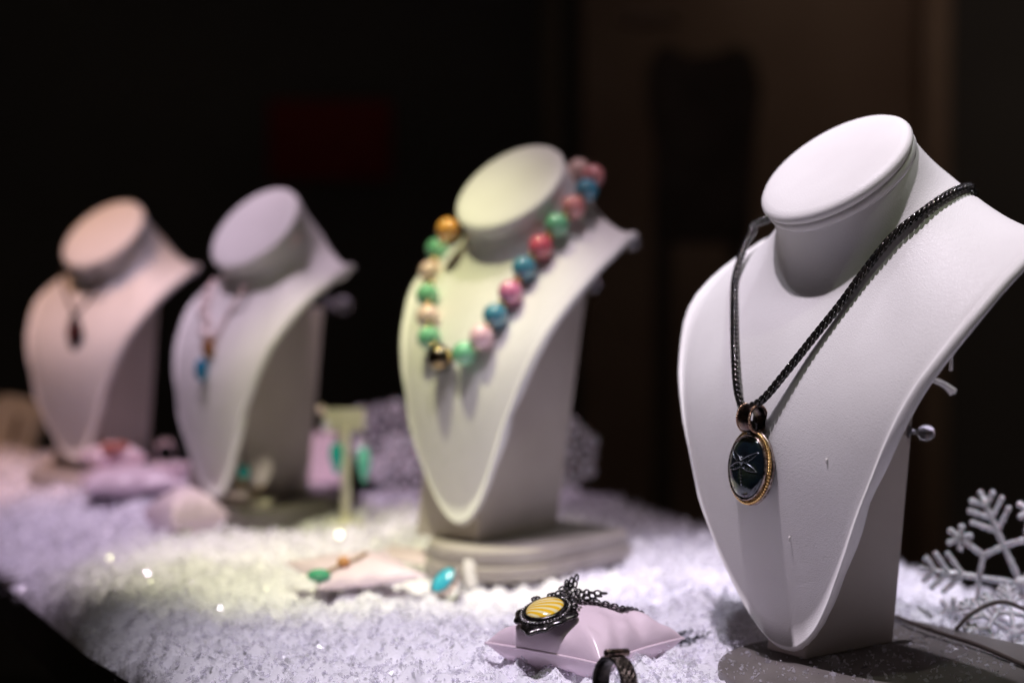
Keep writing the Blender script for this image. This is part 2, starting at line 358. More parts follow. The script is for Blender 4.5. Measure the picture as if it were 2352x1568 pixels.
def plinth(b, x, y, z0, z1, layers=1, rnd=1.0, m=None):
    """D-shaped foot: round nose to the front, square behind"""
    x0, x1 = x; y0, y1 = y; hw = (x1 - x0) / 2; xc = (x0 + x1) / 2
    out = []
    for a in np.linspace(0, np.pi, 33): out.append((xc - hw * math.cos(a), y0 + hw * rnd - hw * rnd * math.sin(a)))
    rr = .018
    for a in np.linspace(0, np.pi / 2, 7): out.append((x1 - rr + rr * math.cos(a), y1 - rr + rr * math.sin(a)))
    for a in np.linspace(np.pi / 2, np.pi, 7): out.append((x0 + rr + rr * math.cos(a), y1 - rr + rr * math.sin(a)))
    out = np.array(out); c = out.mean(0)
    for k in range(layers):
        za = z0 + (z1 - z0) * k / layers; zb = z0 + (z1 - z0) * (k + 1) / layers - (0.0006 if k < layers - 1 else 0); h = zb - za; g = 1 - 0.035 * k
        prof = [(0, 0), (.985, 0), (1, .15), (1, .8), (.992, .93), (.975, 1), (.6, 1.01), (.02, 1.02)]
        rows = []
        for s, q in prof: rows.append(np.column_stack([c + (out - c) * s * g, np.full(len(out), za + q * h - b['tip'][2])]))
        V = b['W'](np.array(rows).reshape(-1, 3)); mb = MB(); mb.add(V, grid_faces(len(prof), len(out), True, False, True))
        mb.build('plinth', m or palevinyl, b['root'])

busts = {}
busts['main'] = bust((.155, .8883, .0153), R(55.3), R(41.5), .2756, .0377, 1.0,
    'largest sharp white necklace bust wearing the black braided cord and dark oval pendant', (-.026, .006, .012, .086, .106, .16), .006)
plinth(busts['main'], (-.045, .120), (-.055, .150), -.004, .006, m=basevinyl)
busts['b3'] = bust((-.0417, 1.1843, .0416), R(39.9), R(46.3), .2569, .0602, .76,
    'white necklace bust wearing the big multicoloured bead necklace', (-.055, .010, .012, .110, .150, .175), .024)
plinth(busts['b3'], (-.044, .066), (-.022, .148), .001, .024, 2)
busts['b2'] = bust((-.2655, 1.3885, .0339), R(38.5), R(51.2), .2391, .048, .64,
    'white necklace bust with sparkling fine chain and small blue drop, behind the teal earrings', (-.055, -.004, .012, .120, .142, .165), .022)
plinth(busts['b2'], (-.050, .055), (.000, .145), .001, .022, 1, m=basevinyl)
busts['b1'] = bust((-.4458, 1.5865, .044), R(30.6), R(47.3), .2297, .0414, .74,
    'orange lit necklace bust at far left end with a dark diamond shaped pendant', (-.045, .020, .012, .085, .105, .165), .030)
plinth(busts['b1'], (-.065, .065), (-.040, .120), .001, .030, 1)

def onbust(b, u, v, off):
    d = Vector(ray(u, v)).normalized(); hit = b['bvh'].ray_cast(Vector((0, 0, CZ)), d)
    if hit[0] is None:
        # just beside the silhouette: take the nearest surface point to the line of sight
        best = None
        for s in np.linspace(b['tip'][1] - .1, b['tip'][1] + .25, 120):
            p = Vector((0, 0, CZ)) + Vector(ray(u, v)) * float(s); q = b['bvh'].find_nearest(p)
            if best is None or q[3] < best[3]: best = q
        hit = best
    p, nr = np.array(hit[0]), np.array(hit[1])
    if nr @ np.array(d) > 0 : nr = -nr
    return p + nr * off, nr
def closest(b, p, off):
    q = b['bvh'].find_nearest(Vector(p)); p0 = np.array(q[0]); n0 = unit(np.asarray(p) - p0)
    return p0 + n0 * off
def around_back(b, n=5, r=0.052, h=-.030, a0=100, a1=260):
    """points that carry a chain round the back of the neck"""
    Cn = b['C'] + b['nrm'] * h; s = np.cross(b['nrm'], [1, 0, 0]); out = []
    for a in np.linspace(R(a0), R(a1), n): out.append(b['W'](Cn + r * (math.sin(a) * np.array([1, 0, 0]) - math.cos(a) * s)))
    return out

# small cut thread ends sticking out of the main bust's chest
for (u, v) in ((1900, 1055), (1815, 1233)):
    p, nr = onbust(busts['main'], u, v, 0.0); mb = MB()
    P = [p, p + nr * .0007 + np.array([0, 0, .0003]), p + nr * .0009 + np.array([0, 0, -.0008]), p + nr * .0005 + np.array([0, 0, -.0024])]
    tube(mb, P, [.0007, .0007, .0005, .0003], 6); mb.build('thread_end', whiteplastic, busts['main']['root'])

# ------------------------------------------------------------------ main necklace
b = busts['main']
def braid(mb, P, w=.0015, pitch=.0038):
    """wheat chain: four rows of slanted links that meet in Vs on every side"""
    Q, L = resample(P, 300); n = int(L / pitch); Q, L = resample(P, n); T, N, B = frames(Q)
    for i in range(n):
        for k in range(4):
            a = k * math.pi / 2 + math.pi / 4; o = math.cos(a) * N[i] + math.sin(a) * B[i]; tg_ = -math.sin(a) * N[i] + math.cos(a) * B[i]
            ax = unit(T[i] * math.cos(R(32)) + tg_ * math.sin(R(32)) * (1 if k % 2 else -1)); u_ = unit(np.cross(ax, o)); v_ = np.cross(ax, u_)
            c = Q[i] + o * w + T[i] * (pitch * .5 if k % 2 else 0) * 0
            sphere(mb, c, (.00112, .00096, .0030), 8, 7, M=np.stack([u_, v_, ax], 1))
rootn = empty('pendant_necklace', b['tip'] + b['f'] * .02 + [0, 0, .07], 'black braided cord necklace with dark green oval dragonfly pendant in rope bezel', 'necklace')
rp = [(2236, 430, .0024), (2212, 437, .0023), (2170, 456, .0024), (2110, 498, .0026), (2050, 548, .0028), (1995, 620, .003), (1940, 704, .0038), (1880, 785, .005), (1820, 866, .0065), (1772, 925, .0075)]
lp = [(1716, 905, .0075), (1706, 850, .006), (1699, 780, .0045), (1695, 710, .0035), (1695, 650, .0026), (1703, 590, .0024), (1722, 540, .0024), (1743, 505, .0024)]
RP = [onbust(b, u, v, o)[0] for u, v, o in rp]; LP = [onbust(b, u, v, o)[0] for u, v, o in lp[:5]]; y0_ = LP[-1][1]
LP += [aty(1700, 596, y0_ + .008), aty(1713, 560, y0_ + .015), aty(1730, 532, y0_ + .023), aty(1750, 508, y0_ + .032)]
ab = [b['W'](np.array(q)) for q in ((.058, .090, .2555), (.046, .103, .259), (.022, .112, .262), (0, .114, .263), (-.022, .112, .262), (-.046, .103, .262))]
ab = [closest(b, p, .0032) for p in ab]
upp = b['tip']
bail_c = onbust(b, 1731, 944, .0078)[0]
RP2 = list(reversed(RP)); path = [bail_c + b['t'] * .0005] + RP2 + ab + list(reversed(LP)) + [bail_c - b['t'] * .0005]
mb = MB(); braid(mb, path); mb.build('braided_cord', cordmat, rootn)
# pendant frame of axes: x lateral, y up, z facing
pf = unit(b['f'] + np.array([0, 0, .10])); px = b['t']; py = unit(np.cross(pf, px)); py = py if py[2] > 0 else -py
px = np.cross(py, pf)
A = np.stack([px, py, pf], 1)
pc, _ = onbust(b, 1737, 1072, .0030)
def oval_path(a, bb, z, n=120): t_ = np.linspace(0, 2 * np.pi, n, endpoint=False); return np.column_stack([a * np.cos(t_), bb * np.sin(t_), np.full(n, z)]) @ A.T + pc
RA, RB = .0172, .0213
def ovprof(mb, prof, seg=96, m=0):
    a = np.linspace(0, 2 * np.pi, seg, endpoint=False)
    V = np.array([[RA * s * math.cos(t_), RB * s * math.sin(t_), h] for s, h in prof for t_ in a]) @ A.T + pc
    mb.add(V, grid_faces(len(prof), seg, True), m)
mb = MB(); ovprof(mb, [(0.01, -.0012), (.98, -.0012), (1.01, -.0004), (1.015, .0012), (.985, .0016), (.97, .0008), (.90, .0010), (.885, .0030), (.88, .0046), (.86, .0050), (.835, .0048), (.83, .0035)])
mb.build('bezel', vary(mat('bezel_silver', (.3, .24, .22), .25, metal=1), (.16, .12, .11), (.50, .42, .38), 350, rough=(.15, .4)), rootn)
mb = MB()
for k in range(2):
    P = oval_path(RA * .928, RB * .940, .0021, 700); ph = np.linspace(0, 2 * np.pi * 34, 700, endpoint=False) + k * np.pi
    rad = unit(P - pc); Q = P + .00065 * (np.cos(ph)[:, None] * rad + np.sin(ph)[:, None] * pf); tube(mb, Q, .00072, 6, True)
mb.build('rope_trim', gold, rootn)
# cabochon
stone = mat('dark_iridescent_glass', (.012, .03, .028), 0.1, metal=.55, spec=.8, coat=1.0)
N_, L_, b_ = nodes(stone)
tc = N_.new('ShaderNodeTexCoord'); mp = N_.new('ShaderNodeMapping'); nz = N_.new('ShaderNodeTexNoise'); nz.inputs['Scale'].default_value = 70; nz.inputs['Detail'].default_value = 2
L_.new(tc.outputs['Object'], mp.inputs[0]); L_.new(mp.outputs[0], nz.inputs['Vector'])
cr_ = N_.new('ShaderNodeValToRGB'); E_ = cr_.color_ramp.elements
E_[0].position = .3; E_[0].color = (.004, .007, .016, 1); E_[1].position = .72; E_[1].color = (.05, .075, .035, 1)
e2 = cr_.color_ramp.elements.new(.5); e2.color = (.007, .018, .030, 1)
L_.new(nz.outputs['Fac'], cr_.inputs[0]); L_.new(cr_.outputs[0], b_.inputs['Base Color'])
mb = MB(); pr = [(1 * .83, .0042)]
for q in np.linspace(.98, .0, 26):
    rip = .00010 * math.sin(q * 75) if q > .62 else 0
    pr.append((.83 * q + .0003, .0042 + .0052 * math.sqrt(max(0, 1 - q * q * .97)) - .0008 + rip))
ovprof(mb, pr); cab = mb.build('cabochon', stone, rootn)
cabV = mb.V(); cbv = BVHTree.FromPolygons([tuple(v) for v in cabV], mb.f)
def oncab(x, y, off=.0002):
    o = pc + A @ np.array([x, y, .03]); h = cbv.ray_cast(Vector(o), Vector(-pf)); return np.array(h[0]) + pf * off
flym = mat('etched_dragonfly', (.17, .19, .21), .25, metal=1, coat=.5)
mb = MB()
P = np.array([oncab(.0002 + .0004 * s, .0042 - .0145 * s, .0002) for s in np.linspace(0, 1, 26)])
tube(mb, P, [.0012, .0013, .0014, .0012, .0010] + [.00072 + .00014 * (i % 3 == 0) - .000008 * i for i in range(21)], 8)
sphere(mb, oncab(.0002, .0050), .0010, 10, 8)
for sx in (-1, 1):
    for (ang, ln, wd_) in ((30, .0118, .0028), (-20, .0114, .0032)):
        base = np.array([sx * .0004, .0028 + (.0006 if ang > 0 else -.0004)]); d = np.array([sx * math.cos(R(ang)), math.sin(R(ang))]); nn_ = np.array([-d[1], d[0]]) * sx
        tops = []; bots = []
        for s in np.linspace(0, 1, 12):
            wz = wd_ * math.sin(math.pi * min(1, .08 + .92 * s) ** .75) ** .8 if s < 1 else 0.0002
            tops.append(base + d * ln * s + nn_ * wz * .35); bots.append(base + d * ln * s - nn_ * wz * .75)
        loop = tops + bots[::-1]
        P3 = np.array([oncab(*q, .00012) for q in loop]); tube(mb, P3, .00020, 5, True)
        for q0 in range(3, 12, 2): tube(mb, np.array([oncab(*tops[q0]), oncab(*(tops[q0] * .5 + bots[q0] * .5 - d * .0004)), oncab(*bots[q0])]), .00010, 4)
        tube(mb, np.array([oncab(*q) for q in tops]), [.00036] * 6 + [.00024] * 6, 5)
mb.build('dragonfly', flym, cab)
# bail
bc = bail_c; tp = pc + A @ np.array([0, RB * .99, .002])
mb = MB(); a = np.linspace(0, 2 * np.pi, 40, endpoint=False)
ctr = tp + py * .0066 + pf * .0012; cross = [(-1, .0), (-.85, .0008), (-.4, .0011), (.4, .0011), (.85, .0008), (1, 0), (.85, -.0008), (0, -.0009), (-.85, -.0008)]
rows = []
for wx, dr_ in cross: rows.append([ctr + b['t'] * (wx * .0058) + (.0064 + dr_) * (math.cos(t_) * pf + math.sin(t_) * py * 1.12) for t_ in a])
mb.add(np.array(rows), grid_faces(len(rows), 40, True, True)); bail = mb.build('bail', vary(mat('bail_silver', (.2, .16, .15), .25, metal=1), (.02, .018, .02), (.14, .09, .075), 260, rough=(.15, .35)), rootn)
mb = MB()
for wx in (-.0050, .0050):
    for k in range(2):
        tt = np.linspace(0, 2 * np.pi, 260, endpoint=False); ph = tt * 22 + k * np.pi
        ce = ctr + b['t'] * wx; rd = .0070 + .00032 * np.cos(ph)
        Q = ce + rd[:, None] * (np.cos(tt)[:, None] * pf + 1.12 * np.sin(tt)[:, None] * py) + (.00032 * np.sin(ph))[:, None] * b['t']; tube(mb, Q, .00036, 5, True)
mb.build('bail_rope', copper, bail)
mb = MB(); sphere(mb, tp - [0, 0, -.0010], (.0040, .0034, .0046), 16, 12); mb.build('bail_loop', blacksilver, rootn)

# strap, hanging thread and push pin behind the main bust
root = empty('plastic_strap', aty(2110, 858, .945), 'cut white plastic tie sticking out behind the sharp bust', 'plastic tie')
for k, dz in ((0, 0), (1, .0016)):
    P = [aty(2085, 838 - dz * 900, .935), aty(2110, 856 - dz * 900, .94), aty(2140, 872 - dz * 1500, .945), aty(2168, 884 - dz * 1500, .95), aty(2186 + k * 8, 902 - k * 3, .955)]
    P, _ = resample(P, 24); mb = MB(); tube(mb, P, np.linspace(.0008, .0019, 24), 8, rn=.5); mb.build('strap_tail', whiteplastic, root)
mb = MB(); P, _ = resample([aty(2182, 700, .94), aty(2183, 765, .94), aty(2185, 810, .94), aty(2184, 851, .94)], 16); tube(mb, P, np.linspace(.0004, .0011, 16), 8)
tag(mb.build('price_thread', whiteplastic, origin=P[-1]), 'short white tag thread hanging straight down by the bust shoulder rim', 'thread')
def push_pin(b, loc, d, label, grp=None, s=1.0):
    d = unit(d); u_ = unit(np.cross(d, [0, 0, 1])); A_ = np.stack([u_, np.cross(d, u_), d], 1); mb = MB()
    lathe(mb, [(.0002, -.001), (.0045 * s, -.0005), (.0045 * s, .0004), (.0016 * s, .0012), (.0013 * s, .0045 * s), (.0022 * s, .006 * s), (.0042 * s, .0078 * s), (.0050 * s, .0105 * s), (.0045 * s, .0135 * s), (.0028 * s, .0155 * s), (.0002, .016 * s)], loc, A_, 24)
    tag(mb.build('push_pin', clear, origin=loc), label, 'push pin', grp)
b = busts['main']
push_pin(b, aty(2086, 990, .940), b['t'] * .5 - b['f'] * .8 + np.array([0, 0, -.08]), 'clear round headed push pin in the back of the sharp bust', 'push pins behind the busts')
b = busts['b3']
push_pin(b, aty(1333, 655, 1.30), -b['f'] + np.array([.3, 0, 0]), 'blurred clear push pin below the shoulder of the bead necklace bust', 'push pins behind the busts', 1.3)
push_pin(b, aty(1418, 556, 1.22), -b['f'] + np.array([.6, 0, 0]), 'blurred clear push pin under the shoulder tip of the bead necklace bust', 'push pins behind the busts', 1.3)
b = busts['b2']
push_pin(b, aty(752, 700, 1.54), -b['f'] + np.array([.5, 0, 0]), 'blurred clear push pin halfway down behind the sparkling chain bust', 'push pins behind the busts', 1.6)

# ------------------------------------------------------------------ bead necklace
b = busts['b3']
cols = {'g': (.17, .48, .28), 'p': (.64, .20, .36), 'lp': (.78, .50, .59), 'bl': (.06, .25, .36), 'r': (.60, .10, .15), 's': (.66, .26, .26), 'o': (.80, .38, .08), 'w': (.80, .58, .53), 'k': (.02, .02, .02)}
gem = {}
for k, c in cols.items():
    m_ = mat('bead_' + k, c, .12, spec=.6, coat=1.0, sss=.3); vary(m_, tuple(x * .88 for x in c), tuple(min(1, x * 1.10 + .01) for x in c), 60, rough=(.08, .18)); gem[k] = m_
    b_ = m_.node_tree.nodes['Principled BSDF']; b_.inputs['Coat IOR'].default_value = 1.75; b_.inputs['Coat Roughness'].default_value = .03
bl_ = [(1029, 527, 'o'), (1004, 572, 'g'), (989, 625, 'w'), (982, 678, 'g'), (983, 727, 'w'), (986, 776, 'g'), (1010, 822, 'k'), (1066, 812, 'g'), (1106, 774, 'lp'), (1137, 724, 'bl'),
       (1172, 672, 'p'), (1204, 616, 'bl'), (1242, 567, 'r'), (1279, 517, 'g'), (1317, 476, 's'), (1347, 437, 'bl'), (1362, 405, 's'), (1329, 391, 'w')]
root = empty('bead_necklace', b['tip'] + b['f'] * .03 + [0, 0, .13], 'chunky necklace of green, pink, red and blue round beads on the middle bust', 'necklace')
far3 = {(1347, 437): .010, (1362, 405): .014, (1329, 391): .014}
pts = []
for (u, v, c) in bl_:
    rad = .0094 if c != 'k' else .0102
    p, nr = onbust(b, u, v, 0); d = ray(u, v)
    # rest the ball against the shell at the seen place
    q = p + nr * rad
    for _ in range(6):
        y = q @ np.array([0, 1, 0]); e = aty(u, v, y); q = q * .4 + e * .6; q = closest(b, q, rad * 1.0)
    q = aty(u, v, q[1])
    if (u, v) in far3: q = aty(u, v, pts[-1][0][1] + far3[(u, v)])
    pts.append((q, rad, c))
extra = around_back(b, 8, .075, -.045, 150, 255)
seq = ['w', 'bl', 's', 'g', 'p', 'bl', 'w', 'g']
last = pts[-1][0]
for i, p in enumerate(extra):
    q = closest(b, p, .0088)
    if min(np.linalg.norm(q - e[0]) for e in pts) < .0165: continue
    pts.append((q, .0086, seq[i % 8]))
for q, rad, c in pts:
    mb = MB(); sphere(mb, q, rad, 28, 18); o = mb.build('bead', gem[c] if c != 'k' else vary(mat('black_gold_bead', (.2, .13, .05), .12, metal=1, coat=1), (.05, .035, .02), (.30, .2, .08), 120), root)
n0 = len(bl_)
for i in range(n0 - 1):
    mb = MB()
    m_ = (pts[i][0] + pts[i + 1][0]) / 2; d = unit(pts[i + 1][0] - pts[i][0]); u_ = unit(np.cross(d, [0, 0, 1])); A_ = np.stack([u_, np.cross(d, u_), d], 1)
    lathe(mb, [(.001, -.0012), (.0036, -.0010), (.0042, 0), (.0036, .0010), (.001, .0012)], m_, A_, 16)
    mb.build('spacer', gold, root)

# ------------------------------------------------------------------ fine chains
def chain(mb, P, step=.0032, r=.0011, w=.0004):
    P = np.asarray(P); Q, L = resample(P, 60); n_ = max(6, int(L / step)); Q, L = resample(P, n_); T, N, B = frames(Q)
    for i in range(n_):
        n1, n2 = (N[i], B[i]) if i % 2 else (B[i], N[i]); a = np.linspace(0, 2 * np.pi, 12, endpoint=False)
        tube(mb, Q[i] + (r * 1.5 * np.cos(a))[:, None] * T[i] + (r * np.sin(a))[:, None] * n1, w, 5, True)
b = busts['b2']
root = empty('drop_necklace', b['tip'] + b['f'] * .02 + [0, 0, .09], 'fine sparkling necklace with small blue drop, blurred on the second bust from the left', 'necklace')
L1 = [(492, 640), (484, 668), (480, 700), (478, 740), (484, 780)]; R1 = [(500, 775), (530, 720), (570, 655), (620, 600), (670, 560), (718, 505)]
PL = [onbust(b, u, v, .0022)[0] for u, v in L1]; PR = [onbust(b, u, v, .0018)[0] for u, v in R1]
mb = MB(); chain(mb, PL + PR, .0032, .0015, .0007); mb.build('fine_chain', vary(mat('rose_silver', (.8, .6, .5), .3, metal=.5), (.66, .48, .44), (.85, .70, .66), 200), root)
for (u, v) in [(482, 655), (486, 678), (479, 700), (474, 722), (483, 745), (477, 768), (487, 776)]:
    mb = MB(); sphere(mb, onbust(b, u, v, .0045)[0], .0052, 14, 10); o = mb.build('crystal', mat('rose_crystal', (.92, .80, .78), .12, coat=1.0), root); 
    for p_ in o.data.polygons: p_.use_smooth = True
p, nr = onbust(b, 486, 806, .004); mb = MB(); sphere(mb, p, (.006, .005, .009), 16, 10); mb.build('amber_bead', mat('brown_amber', (.30, .13, .05), .15, coat=.5), root)
p, nr = onbust(b, 472, 852, .005); mb = MB(); sphere(mb, p, (.006, .005, .010), 16, 10); mb.build('blue_drop', mat('blue_drop_stone', (.02, .20, .36), .12, coat=.5), root)
b = busts['b1']
root = empty('diamond_pendant_necklace', b['tip'] + b['f'] * .02 + [0, 0, .10], 'thin dark chain with a dark diamond shaped pendant, blurred on the far left bust', 'necklace')
PL = [onbust(b, u, v, .002)[0] for u, v in [(140, 600), (148, 640), (160, 690), (176, 722)]]; PR = [onbust(b, u, v, .002)[0] for u, v in [(180, 722), (205, 690), (240, 640), (285, 592), (325, 552)]]
mb = MB(); chain(mb, PL + PR, .0032, .0014, .0008); mb.build('fine_chain', mat('brown_chain', (.08, .05, .04), .4, metal=.3), root)
p, nr = onbust(b, 178, 768, .003); mb = MB(); f_, t_ = b['f'], b['t']; w_, h_ = .0115, .0225
V = [p + f_ * .003 + [0, 0, 0]] ; ring_ = []
for s, o_ in ((1, 0), (1, .002), (.7, .004), (.45, .0022)):
    for k in range(24):
        a = k / 24 * 2 * np.pi; rr_ = 1 / (abs(math.cos(a)) ** 1.25 + abs(math.sin(a)) ** 1.25) ** (1 / 1.25); ring_.append(p + t_ * (w_ * s * rr_ * math.cos(a)) + np.array([0, 0, h_ * s * rr_ * math.sin(a)]) + f_ * o_)
mb.add(ring_, grid_faces(4, 24, True)); mb.build('pendant_frame', blacksilver, root)
mb = MB(); sphere(mb, p + f_ * .003, (.0055, .0055, .0095), 14, 10); mb.build('garnet', mat('garnet', (.10, .02, .02), .1, coat=.6), root)

# ------------------------------------------------------------------ cushions
def cushion_fn(c, a, h, rot, tilt=0.0, pinch=.16, tiltdir=0.0):
    c = np.array(c); Rm = rotz(rot)
    ax = np.array([math.cos(tiltdir), math.sin(tiltdir), 0]); Tm = np.array(Matrix.Rotation(tilt, 3, Vector(ax)))
    def f(u, v, s):
        u = np.asarray(u, float); v = np.asarray(v, float)
        x = a * u * (1 - pinch * (1 - v * v)) ; y = a * v * (1 - pinch * (1 - u * u))
        prof = np.maximum(0, (1 - np.abs(u) ** 2.4)) ** .44 * np.maximum(0, (1 - np.abs(v) ** 2.4)) ** .44
        z = np.where(s > 0, 1.0, .8) * s * h * prof
        z = z + (s > 0) * h * .07 * np.sin(3.1 * u + 1.3) * np.sin(2.6 * v + .7) * prof
        z = z + s * h * .05 * (np.sin(u * 9 + v * 5) + .7 * np.sin(13 * u - 8 * v + 1)) * (1 - prof) * prof * 4
        lift = .03 * a * (u * u * v * v)
        return np.stack([x, y, z + lift], -1) @ Rm.T @ Tm.T + c
    return f
def cushion(c, a, h, rot, label, group, material=None, tilt=0.0, tiltdir=0.0, n=36):
    fn = cushion_fn(c, a, h, rot, tilt, .16, tiltdir)
    root = empty('cushion', np.array(c) - [0, 0, h * .9], label, 'cushion', group)
    g = np.sin(np.linspace(-np.pi / 2, np.pi / 2, n)); U, Vv = np.meshgrid(g, g); mb = MB()
    T_ = fn(U, Vv, 1).reshape(-1, 3); B_ = fn(U, Vv, -1).reshape(-1, 3)
    mb.add(T_, grid_faces(n, n)); mb.add(B_, grid_faces(n, n, flip=True)); o = mb.build('cushion_cover', material or satin, root)
    e = [(x, -1) for x in g[:-1]] + [(1, x) for x in g[:-1]] + [(x, 1) for x in g[::-1][:-1]] + [(-1, x) for x in g[::-1][:-1]]
    P = fn(np.array([q[0] for q in e]), np.array([q[1] for q in e]), 0); mb = MB(); tube(mb, P, a * .022, 6, True); mb.build('seam', material or satin, root)
    V = T_; bv = BVHTree.FromPolygons([tuple(v) for v in V], grid_faces(n, n))
    return root, fn, bv
PC = np.array([.043, .910, .0115])
croot, cfn, cbv2 = cushion(PC, .0415, .0225, R(51), 'pale pink square cushion with the yellow pendant, in front of the sharp bust', 'display cushions', n=60)
def oncush(u, v, off, bv=cbv2):
    d = Vector(ray(u, v)).normalized(); h = bv.ray_cast(Vector((0, 0, CZ)), d)
    if h[0] is None:
        best = None
        for s in np.linspace(.6, 1.6, 200):
            q = bv.find_nearest(Vector((0, 0, CZ)) + Vector(ray(u, v)) * float(s))
            if best is None or q[3] < best[3]: best = q
        h = best
    nr = np.array(h[1]); nr = nr if nr[2] > 0 else -nr
    return np.array(h[0]) + nr * off, nr
# yellow pendant
p0, n0_ = oncush(1258, 1424, .0025)
nz_ = unit(n0_ * .4 + np.array([-.12, -.12, 1.0])); p0 = p0 + nz_ * .002
yv = unit(np.array([.45, .9, 0.0]) - nz_ * (np.array([.45, .9, 0.0]) @ nz_)); xv = np.cross(yv, nz_); AY = np.stack([xv, yv, nz_], 1)
root = empty('yellow_pendant', p0, 'blackened silver pendant with striped yellow shell stone lying on the cushion', 'pendant')
def ovy(mb, prof, ra, rb, seg=64, m=0, cx=0, cy=0):
    a = np.linspace(0, 2 * np.pi, seg, endpoint=False)
    V = np.array([[cx + ra * s * math.cos(t_), cy + rb * s * math.sin(t_), h] for s, h in prof for t_ in a]) @ AY.T + p0
    mb.add(V, grid_faces(len(prof), seg, True), m)
# scrolled backplate
a = np.linspace(0, 2 * np.pi, 96, endpoint=False); mb = MB(); rows = []
for s, h in ((.01, -.001), (1, -.001), (1.03, 0), (1, .001), (.9, .0016), (.01, .0016)):
    rr_ = 1 + .10 * np.cos(4 * a - .2) + .045 * np.cos(12 * a) + .02 * np.cos(7 * a)
    rows.append(np.column_stack([.0168 * s * rr_ * np.cos(a), .0215 * s * rr_ * np.sin(a), np.full(96, h)]) @ AY.T + p0)
mb.add(np.array(rows), grid_faces(6, 96, True)); mb.build('backplate', blacksilver, root)
mb = MB(); ovy(mb, [(1.16, .001), (1.16, .0032), (1.10, .0045), (1.0, .0046), (.99, .003)], .0108, .0128); mb.build('bezel', blacksilver, root)
shell = mat('yellow_shell', (.8, .5, .03), .15, coat=.7); N_, L_, b_ = nodes(shell)
tc = N_.new('ShaderNodeTexCoord'); sx_ = N_.new('ShaderNodeSeparateXYZ'); 
mpn = N_.new('ShaderNodeMapping'); mpn.vector_type = 'POINT'
inv = AY.T; ev = Matrix([list(r_) for r_ in inv]).to_euler('XYZ'); mpn.inputs['Rotation'].default_value = ev
L_.new(tc.outputs['Object'], mpn.inputs[0]); L_.new(mpn.outputs[0], sx_.inputs[0])
yy = N_.new('ShaderNodeMath'); yy.operation = 'SUBTRACT'; yy.inputs[1].default_value = -.006; L_.new(sx_.outputs[1], yy.inputs[0])
xx = N_.new('ShaderNodeMath'); xx.operation = 'ADD'; xx.inputs[1].default_value = .018; L_.new(sx_.outputs[0], xx.inputs[0])
at = N_.new('ShaderNodeMath'); at.operation = 'ARCTAN2'; L_.new(yy.outputs[0], at.inputs[0]); L_.new(xx.outputs[0], at.inputs[1])
ml = N_.new('ShaderNodeMath'); ml.operation = 'MULTIPLY'; ml.inputs[1].default_value = 34; L_.new(at.outputs[0], ml.inputs[0])
sn = N_.new('ShaderNodeMath'); sn.operation = 'SINE'; L_.new(ml.outputs[0], sn.inputs[0])
mr = N_.new('ShaderNodeMapRange'); mr.inputs[1].default_value = -.5; mr.inputs[2].default_value = .8; L_.new(sn.outputs[0], mr.inputs[0])
cr_ = N_.new('ShaderNodeValToRGB'); cr_.color_ramp.elements[0].color = (.85, .52, .02, 1); cr_.color_ramp.elements[1].color = (.88, .80, .42, 1)
L_.new(mr.outputs[0], cr_.inputs[0]); L_.new(cr_.outputs[0], b_.inputs['Base Color'])
mb = MB(); ovy(mb, [(1.0, .0038)] + [(q, .0038 + .0034 * math.sqrt(1 - q * q)) for q in np.linspace(.97, .0, 12)], .0108, .0128); mb.build('shell_stone', shell, root)
mb = MB()
for k in range(44):
    t_ = k / 44 * 2 * np.pi; sphere(mb, p0 + AY @ np.array([.0137 * math.cos(t_), .0160 * math.sin(t_), .0026]), .00085, 8, 6)
mb.build('granulation', silver, root)
mb = MB()
for (cx, cy, r_) in ((0, .0225, .0035), (.0045, .0195, .0025), (-.0045, .0195, .0025), (.0125, .0125, .0028), (.0150, .0070, .002), (.0125, .017, .002), (-.0125, .014, .0024), (0, .0285, .0034)):
    a = np.linspace(0, 2 * np.pi, 20, endpoint=False); tube(mb, np.column_stack([cx + r_ * np.cos(a), cy + r_ * np.sin(a), np.full(20, .0022)]) @ AY.T + p0, .0007, 6, True)
    sphere(mb, p0 + AY @ np.array([cx, cy, .0022]), .0010, 8, 6)
mb.build('scrollwork', blacksilver, root)
P = [p0 + AY @ np.array([0, .031, .002])] + [oncush(u, v, .0016)[0] for u, v in ((1300, 1380), (1330, 1386), (1362, 1388), (1395, 1394), (1425, 1402))]
P += [P[-1] + np.array([.012, .016, -.006]), P[-1] + np.array([.03, .026, -.022])]
mb = MB(); chain(mb, P, .0026, .0015, .0006); 
for k in range(3): chain(mb, np.array(P[:4]) + np.array([.003 * k, .002, .0016 * (k + 1)]), .0028, .0014, .0006)
mb.build('pendant_chain', blacksilver, root)
# loose chain on the snow between cushion and bust
root_p = onz(1625, 1452, .004)
mb = MB(); P, _ = resample([onz(1548, 1462, .004), onz(1580, 1452, .004), onz(1620, 1455, .005), onz(1660, 1449, .004), onz(1700, 1452, .003)], 12); chain(mb, P, .0030, .0016, .0006)
P, _ = resample([onz(1552, 1478, .004), onz(1575, 1470, .004), onz(1600, 1466, .004), onz(1640, 1458, .003)], 12); chain(mb, P, .0030, .0016, .0006)
tag(mb.build('silver_chain', vary(mat('blue_grey_chain', (.2, .22, .25), .25, metal=1), (.12, .13, .15), (.4, .42, .45), 200), origin=root_p), 'thin dark silver chain lying on the snow between cushion and sharp bust', 'chain')

